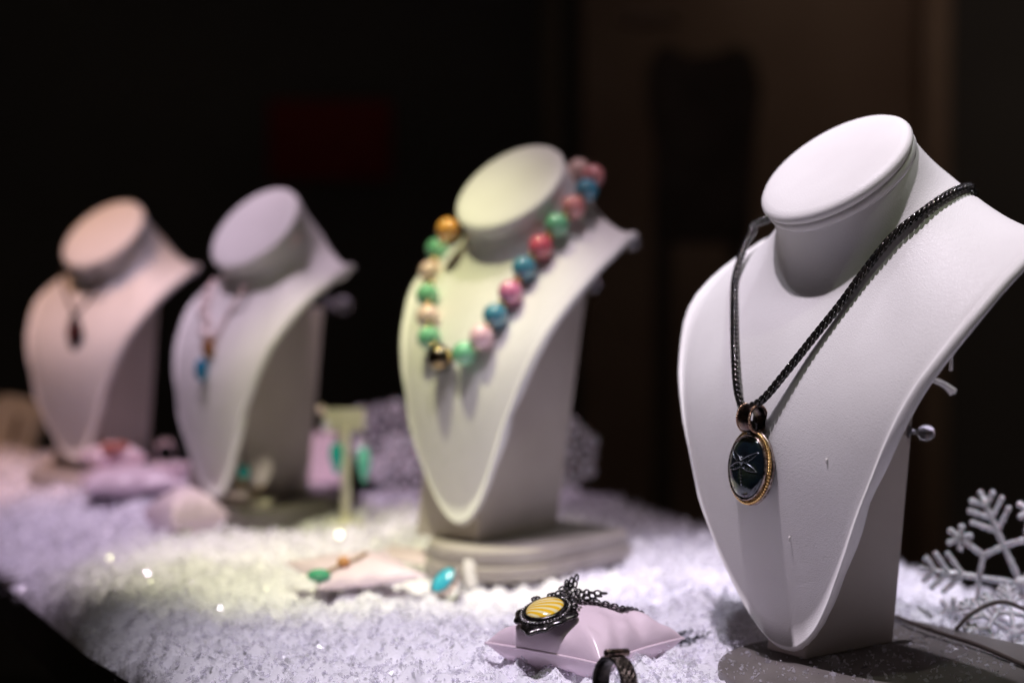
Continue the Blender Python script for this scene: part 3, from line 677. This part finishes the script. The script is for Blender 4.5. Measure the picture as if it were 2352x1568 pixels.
# ------------------------------------------------------------------ woven band ring standing in the snow
rc = aty(1412, 1568, .800); axd = unit(np.array([-.85, -.50, .08])); up_ = unit(np.array([0, 0, 1.]) - axd * axd[2]); sd = np.cross(up_, axd)
root = empty('band_ring', rc - [0, 0, .014], 'wide blackened ring with woven pattern and small tube on top, nearest the camera', 'ring')
ringm = vary(mat('woven_ring', (.1, .09, .085), .28, metal=1), (.010, .009, .010), (.04, .034, .03), 300, rough=(.25, .4))
mb = MB(); a = np.linspace(0, 2 * np.pi, 96, endpoint=False); rows = []
ro, ri, hw = .0138, .0119, .0050
for r_, x_ in ((ro, -hw * .93), (ro - .0003, -hw), (ri + .0003, -hw), (ri, -hw * .93), (ri, hw * .93), (ri + .0003, hw), (ro - .0003, hw), (ro, hw * .93)):
    rows.append([rc + axd * (-x_) + r_ * (math.cos(t_) * sd + math.sin(t_) * up_) for t_ in a])
mb.add(np.array(rows), grid_faces(8, 96, True, True, False)); mb.build('band', ringm, root)
mb = MB()
for s in (-1, 1):
    for k in range(22):
        for off in (-.035, 0, .035):
            t0 = k / 22 * 2 * np.pi + off; xs = np.linspace(-hw * .9, hw * .9, 10); tt = t0 + s * xs / ro * 1.15
            lift = .00018 * np.sin(xs / hw * 3 * np.pi + (0 if s > 0 else np.pi) + k * np.pi)
            P = np.array([rc + axd * (-x_) + (ro + .0001 + l_) * (math.cos(q) * sd + math.sin(q) * up_) for x_, q, l_ in zip(xs, tt, lift)]); tube(mb, P, .00022, 4)
mb.build('woven_strands', mat('worn_silver', (.16, .13, .115), .3, metal=1), root)
mb = MB(); tc0 = rc + up_ * (ro + .0019); 
A_ = np.stack([sd, up_, axd], 1)
lathe(mb, [(.0012, .0066), (.0018, .0070), (.0021, .0067), (.0021, -.0067), (.0018, -.0070), (.0001, -.0068)], tc0, A_, 24); lathe(mb, [(.0013, .0068), (.0013, .002), (.0001, .002)], tc0, A_, 24)
mb.build('top_tube', vary(mat('dark_bronze', (.1, .08, .07), .28, metal=1), (.05, .04, .036), (.22, .15, .12), 400), root)

# ------------------------------------------------------------------ pieces in the middle distance
# pale cushion with the green pendant
c3 = onz(795, 1335, .010); croot, f3, bv3 = cushion(c3 + [0.004, .02, .004], .040, .010, R(25), 'low pale cushion under the green stone pendant in the bright pool of light', 'display cushions', tilt=R(4))
pg, ng = oncush(738, 1328, .003, bv3)
root = empty('green_pendant', pg, 'blurred green stone pendant with amber bead on the pale cushion', 'pendant')
mb = MB(); sphere(mb, pg, (.0085, .0075, .0045), 20, 12); mb.build('green_stone', mat('green_stone', (.08, .42, .22), .12, coat=.5), root)
P = [oncush(u, v, .002, bv3)[0] for u, v in ((752, 1318), (775, 1306), (790, 1298), (815, 1290), (840, 1276))]
mb = MB(); chain(mb, P, .0032, .0013, .0005); mb.build('gold_chain', gold, root)
pa, _ = oncush(790, 1299, .003, bv3); mb = MB(); sphere(mb, pa, (.005, .005, .004), 14, 9); mb.build('amber_bead', mat('amber', (.62, .28, .10), .15, coat=.5), root)
mb = MB(); q0 = onz(940, 1275, .006); Rm = rotz(R(-38)); box(mb, (-.030, .030), (-.012, .012), (-.001, .0012), Rm @ np.array(Matrix.Rotation(R(14), 3, 'X')), q0)
tag(bevel(mb.build('display_card', satin, origin=q0 - [0, 0, .004]), .0004), 'narrow white display card lying between the green pendant and turquoise ring', 'card')
# turquoise ring
tq = aty(1018, 1332, 1.10); nt = unit(np.array([-.35, -.62, .70])); yt_ = unit(np.array([.62, .6, .5]) - nt * (np.array([.62, .6, .5]) @ nt)); xt_ = np.cross(yt_, nt); AT = np.stack([xt_, yt_, nt], 1)
root = empty('turquoise_ring', tq - [0, 0, .01], 'silver ring with large oval turquoise stone resting on the snow', 'ring')
def ovt(mb, prof, ra, rb, c, A_, seg=48):
    a = np.linspace(0, 2 * np.pi, seg, endpoint=False); V = np.array([[ra * s * math.cos(t_), rb * s * math.sin(t_), h] for s, h in prof for t_ in a]) @ A_.T + c; mb.add(V, grid_faces(len(prof), seg, True))
turq = vary(mat('turquoise', (.02, .45, .6), .2, coat=.4), (.01, .33, .48), (.10, .56, .66), 180)
mb = MB(); ovt(mb, [(1, 0)] + [(q, .0032 * math.sqrt(1 - q * q)) for q in np.linspace(.95, 0.0, 9)], .0072, .0110, tq, AT); mb.build('turquoise_stone', turq, root)
mb = MB(); ovt(mb, [(1.0, .0008), (1.10, .0004), (1.12, -.006), (.9, -.0075), (.01, -.0075)], .0074, .0112, tq, AT); mb.build('bezel', mat('warm_silver', (.55, .42, .36), .28, metal=1), root)
mb = MB()
for k in range(30): t_ = k / 30 * 2 * np.pi; sphere(mb, tq + AT @ np.array([.0085 * math.cos(t_), .0125 * math.sin(t_), -.0012]), .0011, 8, 6)
mb.build('granulation', silver, root)
mb = MB(); a = np.linspace(0, 2 * np.pi, 40, endpoint=False); tube(mb, np.array([tq - nt * .0155 + .0095 * (math.cos(q) * yt_ + math.sin(q) * nt) for q in a]), .0014, 8, True, rn=1.8); mb.build('band', silver, root)
tg = aty(1080, 1312, 1.15); mb = MB(); box(mb, (-.0045, .0045), (-.001, .001), (-.012, .009), rotz(R(20)) @ np.array(Matrix.Rotation(R(-20), 3, 'X')), tg)
tag(bevel(mb.build('price_tag', whiteplastic, origin=tg - [0, 0, .012]), .0008), 'small blank white tag standing just right of the turquoise ring', 'price tag')

# earring stand
creamm = vary(mat('cream_vinyl', (.72, .70, .58), .4), (.78, .75, .58), (.86, .83, .66), 30)
es = onz(794, 1212, .0); ey = es[1]
root = empty('earring_stand', es, 'cream T shaped earring stand with flat crossbar between the two middle busts', 'earring stand')
Rz = rotz(R(12)); kx = ey / F
mb = MB(); box(mb, (-.0038, .0038), (-.003, .003), (0, .090), Rz, es); bevel(mb.build('post', creamm, root), .0008)
mb = MB(); box(mb, (-.0185, .0185), (-.007, .007), (.0872, .108), Rz @ np.array(Matrix.Rotation(R(-6), 3, 'X')), es); bevel(mb.build('crossbar', creamm, root), .0015)
mb = MB(); lathe(mb, [(.0001, .010), (.006, .0095), (.018, .006), (.020, .003), (.020, 0)], es, None, 32); mb.build('foot', creamm, root)
teal = vary(mat('teal_stone', (.0, .32, .28), .12, coat=.6), (.0, .40, .37), (.03, .55, .48), 90)
tealL = vary(mat('light_teal_stone', (.1, .5, .38), .12, coat=.6), (.08, .56, .44), (.25, .75, .58), 90)
for (u0, u1, v0, v1, lab, ex) in ((757, 789, 1016, 1092, 'darker teal teardrop earring, on the side nearer the sparkling chain bust', 0), (821, 851, 1026, 1112, 'lighter teal teardrop earring hanging on the side nearer the bead necklace bust', 1)):
    uc = (u0 + u1) / 2; topw = aty(uc, 968, ey - .013); c_ = aty(uc, (v0 + v1) / 2, ey - .013); hw = (u1 - u0) / 2 * kx; hh = (v1 - v0) / 2 * kx
    root = empty('drop_earring', c_ - [0, 0, hh], lab, 'earring', 'teal earrings')
    prof = [(0.0001, hh)] + [(hw * math.sin(math.pi * min(1, s ** .62)) ** .8 + .0001, hh - 2 * hh * s) for s in np.linspace(.03, .99, 18)]
    mb = MB(); lathe(mb, prof, c_, np.diag([1, .6, 1.0]), 24); mb.build('teal_drop', teal if not ex else tealL, root)
    mb = MB(); P, _ = resample([c_ + [0, 0, hh], c_ + [.001, 0, hh + .006], topw + [0, .004, -.004], topw + [0, .008, .002]], 20); tube(mb, P, .0006, 6)
    sphere(mb, c_ + [0, 0, hh + .003], .0024, 10, 8); mb.build('ear_hook', silver, root)
# sparkling silver beads beside the stand
for i, (u, v) in enumerate(((738, 938), (747, 976))):
    p = aty(u, v, ey + .01)
    mb = MB(); sphere(mb, p, .0030, 12, 8); mb.build('crystal_stud', mat('pink_crystal', (.95, .85, .9), .05, metal=.9), croot) if False else None
# riser with white stone ring
rz0 = onz(578, 1216, .0)
root = empty('display_riser', rz0, 'small white riser with two legs in front of the sparkling chain bust', 'riser')
mb = MB(); box(mb, (-.0245, .0205), (-.012, .012), (.0235, .0285), rotz(R(-12)), rz0); bevel(mb.build('riser_top', creamm, root), .001)
mb = MB(); box(mb, (.003, .0205), (-.012, .012), (0, .0232), rotz(R(-12)), rz0); bevel(mb.build('leg', satin, root), .001)
mb = MB(); box(mb, (-.0245, -.021), (-.012, .012), (0, .0232), rotz(R(-12)), rz0); bevel(mb.build('leg', satin, root), .001)
pr_ = aty(600, 1080, rz0[1] - .004)
root = empty('white_stone_ring', pr_ - [0, 0, .014], 'gold ring with big white oval stone and small teal stone on the riser', 'ring')
mb = MB(); sphere(mb, pr_, (.0095, .006, .0160), 20, 14, M=np.array(Matrix.Rotation(R(18), 3, 'Y'))); mb.build('white_stone', mat('milky_stone', (.78, .72, .62), .25, coat=.4), root)
mb = MB(); sphere(mb, aty(559, 1083, rz0[1] - .006), (.0052, .004, .0068), 14, 10); mb.build('teal_stone', teal, root)
mb = MB(); a = np.linspace(0, 2 * np.pi, 40, endpoint=False); cc = aty(580, 1104, rz0[1] - .002); tube(mb, np.array([cc + .0105 * math.cos(q) * np.array([.95, .3, 0]) + .0105 * math.sin(q) * np.array([0, 0, 1.]) for q in a]), .0013, 8, True); mb.build('gold_band', gold, root)
pp_ = aty(548, 1131, rz0[1] - .010); mb = MB(); sphere(mb, pp_, (.0110, .0085, .0052), 18, 12)
tag(mb.build('pearl_brooch', mat('cream_pearl', (.78, .68, .58), .2, coat=.5), origin=pp_), 'cream oval pearl lying on the front edge of the small riser', 'brooch')

# cushions and boxes on the left
cushion(aty(426, 1184, 1.36), .027, .024, R(40), 'rounded white cushion nearest the camera below the second bust from the left', 'display cushions')
cushion(aty(300, 1106, 1.46), .046, .015, R(18), 'wide flat lilac cushion in front of the far left bust', 'display cushions')
qb = aty(258, 1050, 1.51); mb = MB(); box(mb, (-.026, .026), (-.02, .02), (-.036, -.0145), rotz(R(12)), qb)
tag(bevel(mb.build('display_block', satin, origin=qb - [0, 0, .036]), .002), 'white block holding up the cushion with the coral brooch', 'block')
_, _, bvA = cushion(qb, .026, .014, R(35), 'small pinkish cushion carrying the coral brooch at the foot of the far left bust', 'display cushions')
pcr, _ = oncush(260, 1034, .003, bvA); mb = MB()
for k in range(9): sphere(mb, pcr + [random.uniform(-.010, .012), random.uniform(-.006, .006), random.uniform(0, .003)], random.uniform(.0035, .0055), 12, 8)
tag(mb.build('coral_brooch', vary(mat('coral', (.45, .10, .07), .3, coat=.3), (.34, .06, .05), (.55, .20, .14), 150), origin=pcr), 'blurred coral red brooch on the small pinkish cushion', 'brooch')
st0 = aty(388, 1140, 1.51)
for k, lab in enumerate(('lowest white jewellery box in the stack left of the sparkling chain bust', 'middle white jewellery box in the stack left of the sparkling chain bust', 'topmost white jewellery box in the stack under the glittering ring')):
    M_ = rotz(R(-15 + 6 * k)); o_ = st0 + [.001 * k, 0, .0108 * k]; root = empty('jewellery_box', o_, lab, 'box', 'stacked jewellery boxes')
    mb = MB(); box(mb, (-.0172, .0172), (-.015, .015), (.0003, .0070), M_, o_); bevel(mb.build('box_base', satin, root), .0008)
    mb = MB(); box(mb, (-.0180, .0180), (-.0158, .0158), (.0060, .0106), M_, o_); bevel(mb.build('lid', satin, root), .0008)
rg = st0 + [-.003, 0, .0324 + .0105]; root = empty('crystal_ring', rg - [0, 0, .011], 'glittering silver ring standing on the top white jewellery box', 'ring')
mb = MB(); a = np.linspace(0, 2 * np.pi, 36, endpoint=False); tube(mb, np.array([rg + .0095 * math.cos(q) * np.array([.8, .6, 0]) + .0095 * math.sin(q) * np.array([0, 0, 1.]) for q in a]), .0012, 8, True); mb.build('band', silver, root)
crys = mat('crystal', (1, .86, .82), .05, metal=.85)
for da in (1.2, 1.75, 2.3):
    mb = MB(); sphere(mb, rg + .0115 * math.cos(da) * np.array([.8, .6, 0]) + .0115 * math.sin(da) * np.array([0, 0, 1.]), .0030, 12, 8); mb.build('crystal', crys, root)
# pink card box behind the earrings
pk = onz(738, 1118, 0); mb = MB(); V = np.array([(-.026, -.012, 0), (.024, -.012, 0), (.024, .014, 0), (-.026, .014, 0), (-.014, .002, .056), (.015, .002, .056), (.015, .010, .056), (-.014, .010, .056)]) @ rotz(R(-10)).T + pk + [0, .03, 0]
mb.add(V, [(3, 2, 1, 0), (4, 5, 6, 7), (0, 1, 5, 4), (1, 2, 6, 5), (2, 3, 7, 6), (3, 0, 4, 7)], 0, False)
tag(bevel(mb.build('ramp_stand', satin, origin=pk + [0, .03, 0]), .003, 3), 'pale pink sloping display stand behind the darker teal earring', 'display stand')
# slotted stand at left frame edge
sl = onz(8, 1085, 0); root = empty('slotted_stand', sl, 'peach lit slotted earring board cut by the left edge of the photo', 'earring stand')
Tl = rotz(R(25)) @ np.array(Matrix.Rotation(R(16), 3, 'Y')) @ np.array(Matrix.Rotation(R(-12), 3, 'X'))
out = []
for a_ in np.linspace(0, 2 * np.pi, 48, endpoint=False):
    cx_, sx2 = math.cos(a_), math.sin(a_); out.append((.030 * np.sign(cx_) * abs(cx_) ** .7 * (1 + .25 * sx2), .046 * np.sign(sx2) * abs(sx2) ** .6 + .046))
out = np.array(out); rows = []
for s, y_ in ((.01, -.004), (.93, -.004), (1, -.0015), (1, .0015), (.93, .004), (.01, .004)): rows.append(np.column_stack([out[:, 0] * s, np.full(48, y_), .046 + (out[:, 1] - .046) * s]) @ Tl.T + sl)
mb = MB(); mb.add(np.array(rows), grid_faces(6, 48, True)); mb.build('board', leather, root)
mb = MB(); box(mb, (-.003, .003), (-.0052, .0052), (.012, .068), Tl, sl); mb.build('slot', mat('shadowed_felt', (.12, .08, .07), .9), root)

# ------------------------------------------------------------------ snowflake decorations
ice = mat('frosted_acrylic', (.80, .76, .84), .22, trans=.15, ior=1.45, coat=.5, sss=.6)
ice = vary(ice, (.80, .77, .84), (.92, .90, .95), 120, bump=.8, dist=.0006, bscale=900, rough=(.12, .4))
glint = mat('glitter', (1.0, .98, 1.0), .22, metal=1)
def snowflake(c, ra, normal, rot, label, mats=(ice, glint), glitter=140, rt=.0021):
    c = np.array(c); n_ = unit(normal); x_ = unit(np.cross([0, 0, 1.], n_)) if abs(n_[2]) < .95 else np.array([1., 0, 0]); y_ = np.cross(n_, x_)
    def P(r, a): return c + r * (math.cos(a) * x_ + math.sin(a) * y_)
    root = empty('snowflake', c - y_ * ra, label, 'snowflake', 'frosted snowflake decorations')
    anchors = []
    def seg(mb, p, q, r): 
        t_ = np.linspace(0, 1, 7)[:, None]; PP = p + (q - p) * t_; rr_ = r * (1 + .14 * np.sin(np.arange(7) * 2.3 + p[0] * 900)); tube(mb, PP, rr_, 8, rn=.8); sphere(mb, q, r * 1.08, 8, 6)
        for s_ in np.linspace(0, 1, 5): anchors.append((p + (q - p) * s_, r))
    for k in range(6):
        a = rot + k * math.pi / 3; mb = MB(); seg(mb, c, P(ra, a), rt)
        for rr_, ln in ((.58, .26), (.72, .23), (.86, .15)):
            for s in (-1, 1):
                o_ = P(ra * rr_, a); seg(mb, o_, o_ + ra * ln * (math.cos(a + s * .85) * x_ + math.sin(a + s * .85) * y_), rt * .92)
        h1, h2 = P(ra * .42, a), P(ra * .42, a + math.pi / 3); hm = P(ra * .46, a + math.pi / 6); seg(mb, h1, hm, rt); seg(mb, h2, hm, rt)
        e = P(ra * .76, a + math.pi / 6); seg(mb, hm, e, rt)
        for q in range(5):
            aa = a + math.pi / 6 + (q - 2) * 1.15; seg(mb, e, e + ra * .11 * (math.cos(aa) * x_ + math.sin(aa) * y_), rt)
        mb.build('arm', mats[0], root)
    mb = MB(); sphere(mb, c, (rt * 2.4,) * 3, 16, 10); mb.build('hub', mats[0], root)
    mb = MB()
    for _ in range(glitter):
        p, r = random.choice(anchors); d = unit(np.array([random.gauss(0, 1) for _ in range(3)])); sphere(mb, p + d * r * 1.0, random.uniform(.0004, .0009), 6, 4)
    tag(mb.build('glitter', mats[1], root), kind='stuff')
    return root
sf = aty(2345, 1340, 1.0)
snowflake(sf, .0625, (-.28, -.95, .12), R(54), 'large frosted snowflake standing right of the sharp bust, cut by the frame', glitter=900)
snowflake(aty(2330, 1455, .965), .036, (.1, -.75, .7), R(20), 'small frosted snowflake lying low in shadow under the large snowflake', glitter=160, rt=.0017)
snowflake(aty(885, 1010, 1.70), .046, (.2, -.9, .3), R(10), 'lilac lit snowflake standing right of the teal earrings', glitter=220, rt=.0018)
snowflake(aty(935, 1085, 1.62), .042, (.5, -.8, .3), R(40), 'lilac lit snowflake leaning on the snow touching the bead necklace bust', glitter=200, rt=.0018)
snowflake(aty(1308, 1040, 1.50), .034, (.5, -.9, .1), R(20), 'pale snowflake half hidden behind the column of the bead necklace bust', glitter=160, rt=.0018)
wirem = mat('dark_wire', (.10, .075, .068), .5)
P, _ = resample([onz(2040, 1408, .008), onz(2100, 1432, .010), onz(2170, 1456, .010), onz(2250, 1482, .009), onz(2360, 1530, .008)], 40); mb = MB(); tube(mb, P, .0014, 8)
tag(mb.build('lamp_cable', wirem, origin=P[20]), 'dark cable running along the snow behind the sharp bust base', 'cable')
P, _ = resample([aty(2195, 1446, .965), aty(2225, 1414, .965), aty(2265, 1390, .965), aty(2310, 1382, .96), aty(2365, 1404, .96)], 30); mb = MB(); tube(mb, P, .0014, 8)
tag(mb.build('bent_twig', wirem, origin=P[0]), 'thin dark bent twig arching out of the snow below the large snowflake', 'twig')

# ------------------------------------------------------------------ glass bead sparkles on the snow
sparkm = mat('sparkle_bead', (.9, .95, .6), .06, metal=.9)
for u, v, y_, lab, cl in ((1278, 1080, 1.50, 'greenish glittering crystal beside the column of the bead necklace bust', (.85, .95, .35)), (738, 940, 1.40, 'upper pink glittering crystal left of the earring stand crossbar', (1, .78, .75)), (748, 977, 1.40, 'lower lilac glittering crystal left of the earring stand crossbar', (.85, .8, 1))):
    p = aty(u, v, y_); mb = MB(); P = [p, p + [0, 0.002, -.02], onz(u, 1130, 0) * [1, 0, 0] + [0, y_ + .004, .0]]; root = empty('crystal_pick', [p[0], y_ + .004, 0], lab, 'crystal', 'crystal picks')
    tube(mb, np.array(P), .0003, 5); mb.build('wire_stem', silver, root)
    mb = MB(); sphere(mb, p, .0042, 14, 10); mb.build('crystal_head', mat('crystal_glint', cl, .12, coat=1.0), root)

# ------------------------------------------------------------------ snow
flat_spots += [(.165, .885, .062, -.002), (.215, .945, .062, -.002), (.24, .885, .05, -.002)]
snowm = mat('snow_sheet', (.8, .8, .82), .5, sss=.0); vary(snowm, (.80, .79, .87), (.87, .86, .93), 60, bump=.5, dist=.002, bscale=240)
nx, ny = 330, 420; X, Y = np.meshgrid(np.linspace(-1.0, .72, nx), np.linspace(.5, 2.36, ny))
ins = inside(X, Y, poly); Z = snow_h(X, Y) + rng.normal(0, .0003, X.shape)
idx = -np.ones(X.size, int); keepf = []
I = np.arange(X.size).reshape(X.shape)
q = ins[:-1, :-1] | ins[1:, :-1] | ins[:-1, 1:] | ins[1:, 1:]
o_ = ~ins; px_, py_ = X[o_], Y[o_]; bd = np.full(px_.shape, 9.0); bx, by = px_.copy(), py_.copy()
for i in range(len(poly)):
    a = poly[i]; ab_ = poly[(i + 1) % len(poly)] - a; t = np.clip(((px_ - a[0]) * ab_[0] + (py_ - a[1]) * ab_[1]) / (ab_ @ ab_), 0, 1)
    qx, qy = a[0] + t * ab_[0], a[1] + t * ab_[1]; d = np.hypot(px_ - qx, py_ - qy); k = d < bd; bd[k] = d[k]; bx[k] = qx[k]; by[k] = qy[k]
X[o_] = bx; Y[o_] = by; Z[o_] = -.0165
fa = np.stack([I[:-1, :-1][q], I[:-1, 1:][q], I[1:, 1:][q], I[1:, :-1][q]], 1)
used = np.unique(fa); idx[used] = np.arange(len(used)); VV = np.column_stack([X.ravel(), Y.ravel(), Z.ravel()])[used]
me = bpy.data.meshes.new('snow'); me.from_pydata(VV.tolist(), [], idx[fa].tolist()); me.materials.append(snowm)
me.polygons.foreach_set('use_smooth', [True] * len(me.polygons))
so = bpy.data.objects.new('snow', me); COL.objects.link(so); tag(so, 'white artificial snow covering the whole shelf', 'snow', kind='stuff')
# flakes: bent shreds of clear and white film
def flakes(name, n, smin, smax, material, zr, ymax=2.2, ypow=1.0, label=None):
    xs, ys = [], []
    while len(xs) < n:
        x = rng.uniform(-.9, .6, n * 2); y = .62 + (ymax - .62) * rng.uniform(0, 1, n * 2) ** ypow
        k = inside(x, y, poly) & (np.abs(x) < y * .40 + .03)
        fl = np.zeros(len(x), bool)
        for cx, cy, r_, t_ in flat_spots: fl |= np.hypot(x - cx, y - cy) < r_ * .95
        k &= ~(fl & (rng.uniform(0, 1, len(x)) < .82)); xs += list(x[k]); ys += list(y[k])
    x = np.array(xs[:n]); y = np.array(ys[:n]); z = snow_h(x, y) + rng.uniform(zr[0], zr[1], n)
    for cx, cy, r_, t_ in flat_spots: z = np.where(np.hypot(x - cx, y - cy) < r_ * .95, .0068, z)
    s = rng.uniform(smin, smax, n) * (1 + .5 * (y > 1.3)); asp = rng.uniform(.25, .9, n)
    q = unit(rng.normal(size=(n, 3)) * [1, 1, .8]); r2 = rng.normal(size=(n, 3)); w2 = unit(np.cross(q, r2)); n3 = np.cross(q, w2)
    bend = rng.uniform(-.45, .45, n)
    C_ = np.column_stack([x, y, z]); V = np.zeros((n, 6, 3))
    for i, (aa, bb_) in enumerate(((-1, -.5), (-1, .5), (0, -.62), (0, .55), (1, -.35), (1, .45))):
        j = rng.uniform(.7, 1.3, n)
        V[:, i] = C_ + q * (aa * s * .5 * j)[:, None] + w2 * (bb_ * s * asp * j)[:, None] + n3 * ((bend * s * (abs(aa))) + .15 * s * rng.normal(size=n))[:, None]
    base = np.arange(n) * 6; Fq = np.concatenate([np.stack([base, base + 2, base + 3, base + 1], 1), np.stack([base + 2, base + 4, base + 5, base + 3], 1)])
    me = bpy.data.meshes.new(name); me.from_pydata(V.reshape(-1, 3).tolist(), [], Fq.tolist()); me.materials.append(material)
    o = bpy.data.objects.new(name, me); COL.objects.link(o); tag(o, label, 'snow', kind='stuff')
def film(name, col, tr, gl, rough, clear_):
    m = bpy.data.materials.new(name); m.use_nodes = True; N, L = m.node_tree.nodes, m.node_tree.links; N.remove(N['Principled BSDF']); out = N['Material Output']
    d = N.new('ShaderNodeBsdfDiffuse'); d.inputs[0].default_value = (*col, 1); t = N.new('ShaderNodeBsdfTranslucent'); t.inputs[0].default_value = (*col, 1)
    a = N.new('ShaderNodeMixShader'); a.inputs[0].default_value = tr; L.new(d.outputs[0], a.inputs[1]); L.new(t.outputs[0], a.inputs[2])
    tp = N.new('ShaderNodeBsdfTransparent'); b2 = N.new('ShaderNodeMixShader'); b2.inputs[0].default_value = clear_; L.new(a.outputs[0], b2.inputs[1]); L.new(tp.outputs[0], b2.inputs[2])
    g = N.new('ShaderNodeBsdfGlossy'); g.inputs['Roughness'].default_value = rough; fr = N.new('ShaderNodeLayerWeight'); fr.inputs[0].default_value = .25
    mx = N.new('ShaderNodeMath'); mx.operation = 'MULTIPLY_ADD'; mx.inputs[1].default_value = .2; mx.inputs[2].default_value = gl; L.new(fr.outputs[0], mx.inputs[0])
    c = N.new('ShaderNodeMixShader'); L.new(mx.outputs[0], c.inputs[0]); L.new(b2.outputs[0], c.inputs[1]); L.new(g.outputs[0], c.inputs[2]); L.new(c.outputs[0], out.inputs[0])
    return m
flakes('snow_flakes', 110000, .0008, .0030, film('white_film', (.90, .88, .98), .6, .02, .22, .42), (-.0012, .0022), ypow=1.2, label='tiny white plastic snow flakes heaped over the shelf')
flakes('clear_snow_shreds', 10000, .0016, .006, film('clear_film', (.95, .95, 1.0), .6, .16, .12, .78), (-.001, .0035), ypow=1.25, label='clear curled plastic shreds scattered on top of the snow')

# ------------------------------------------------------------------ dim room behind
Yb = 3.6
mb = MB(); p = aty(1335, 0, Yb)[0]; q = aty(2185, 0, Yb)[0]; box(mb, (p, q), (Yb, Yb + .06), (-.85, 2.2)); tag(bevel(mb.build('wooden_panel', brownm, origin=((p + q) / 2, Yb, -.85)), .01), 'tall dim brown cupboard panel behind the sharp bust', 'cupboard')
stripm = vary(mat('tan_edge', (.4, .27, .2), .5), (.36, .24, .18), (.46, .33, .26), 3)
p = aty(2120, 0, Yb - .05)[0]; q = aty(2186, 0, Yb - .05)[0]; mb = MB(); box(mb, (p, q), (Yb - .06, Yb - .003), (-.85, 2.2)); tag(bevel(mb.build('door_post', stripm, origin=(p, Yb - .05, -.85)), .01), 'slightly lighter brown post right of the brown panel', 'post')
p = aty(1245, 0, Yb)[0]; q = aty(1290, 0, Yb)[0]; mb = MB(); box(mb, (p, q), (Yb, Yb + .05), (-.85, 2.2)); tag(bevel(mb.build('door_post', vary(mat('faint_post', (.1, .08, .06), .6), (.13, .10, .07), (.17, .13, .10), 3), origin=(p, Yb, -.85)), .01), 'very faint narrow post above the bead necklace bust', 'post')
a_ = aty(615, 230, 3.9); c_ = aty(900, 415, 3.9); mb = MB(); box(mb, (a_[0], c_[0]), (3.9, 3.93), (c_[2], a_[2])); root = tag(bevel(mb.build('red_picture', vary(mat('red_cloth', (.3, .02, .02), .8), (.26, .012, .014), (.34, .03, .03), 4), origin=((a_[0] + c_[0]) / 2, 3.9, c_[2])), .006), 'dim dark red rectangular panel high on the back wall', 'panel')
a_ = aty(1425, 12, 3.2); c_ = aty(1560, 52, 3.2); mb = MB(); box(mb, (a_[0], c_[0]), (3.2, 3.26), (c_[2], a_[2])); tag(bevel(mb.build('wall_shelf', stripm, origin=((a_[0] + c_[0]) / 2, 3.2, c_[2])), .006), 'small dim tan shelf board near the top of the brown panel', 'wall shelf')
# dark chair silhouette
ch = aty(1600, 640, 3.0); root = empty('dark_chair', [ch[0], 3.0, -.85], 'dark high backed chair silhouette before the brown panel', 'chair'); blk = vary(mat('black_chair', (.004, .004, .005), .8), (.09, .068, .058), (.13, .10, .085), 10)
s_ = 3.0 / F
mb = MB(); out = np.array([(-105, 560), (-100, 330), (-120, 230), (-118, 140), (-85, 96), (-50, 112), (-20, 128), (40, 122), (80, 100), (120, 118), (142, 200), (128, 320), (115, 560)], float)
pp = np.array([aty(1610 + x, y, 3.0) for x, y in out]); n = len(pp); mb.add(np.vstack([pp, pp + [0, .07, 0]]), [tuple(range(n)), tuple(range(2 * n - 1, n - 1, -1))] + [(i, n + i, n + (i + 1) % n, (i + 1) % n) for i in range(n)], 0, False); bevel(mb.build('backrest', blk, root), .012, 3)
zt = aty(1600, 560, 3.0)[2]; xl, xr = aty(1490, 600, 3.0)[0], aty(1735, 600, 3.0)[0]
mb = MB(); box(mb, (xl, xr), (2.55, 3.04), (-.40, -.33)); bevel(mb.build('seat', blk, root), .015)
for xx_ in (xl + .03, xr - .03):
    for yy_ in (2.60, 3.02):
        mb = MB(); box(mb, (xx_ - .018, xx_ + .018), (yy_ - .018, yy_ + .018), (-.85, (-.40 if yy_ < 2.8 else zt))); mb.build('leg', blk, root)
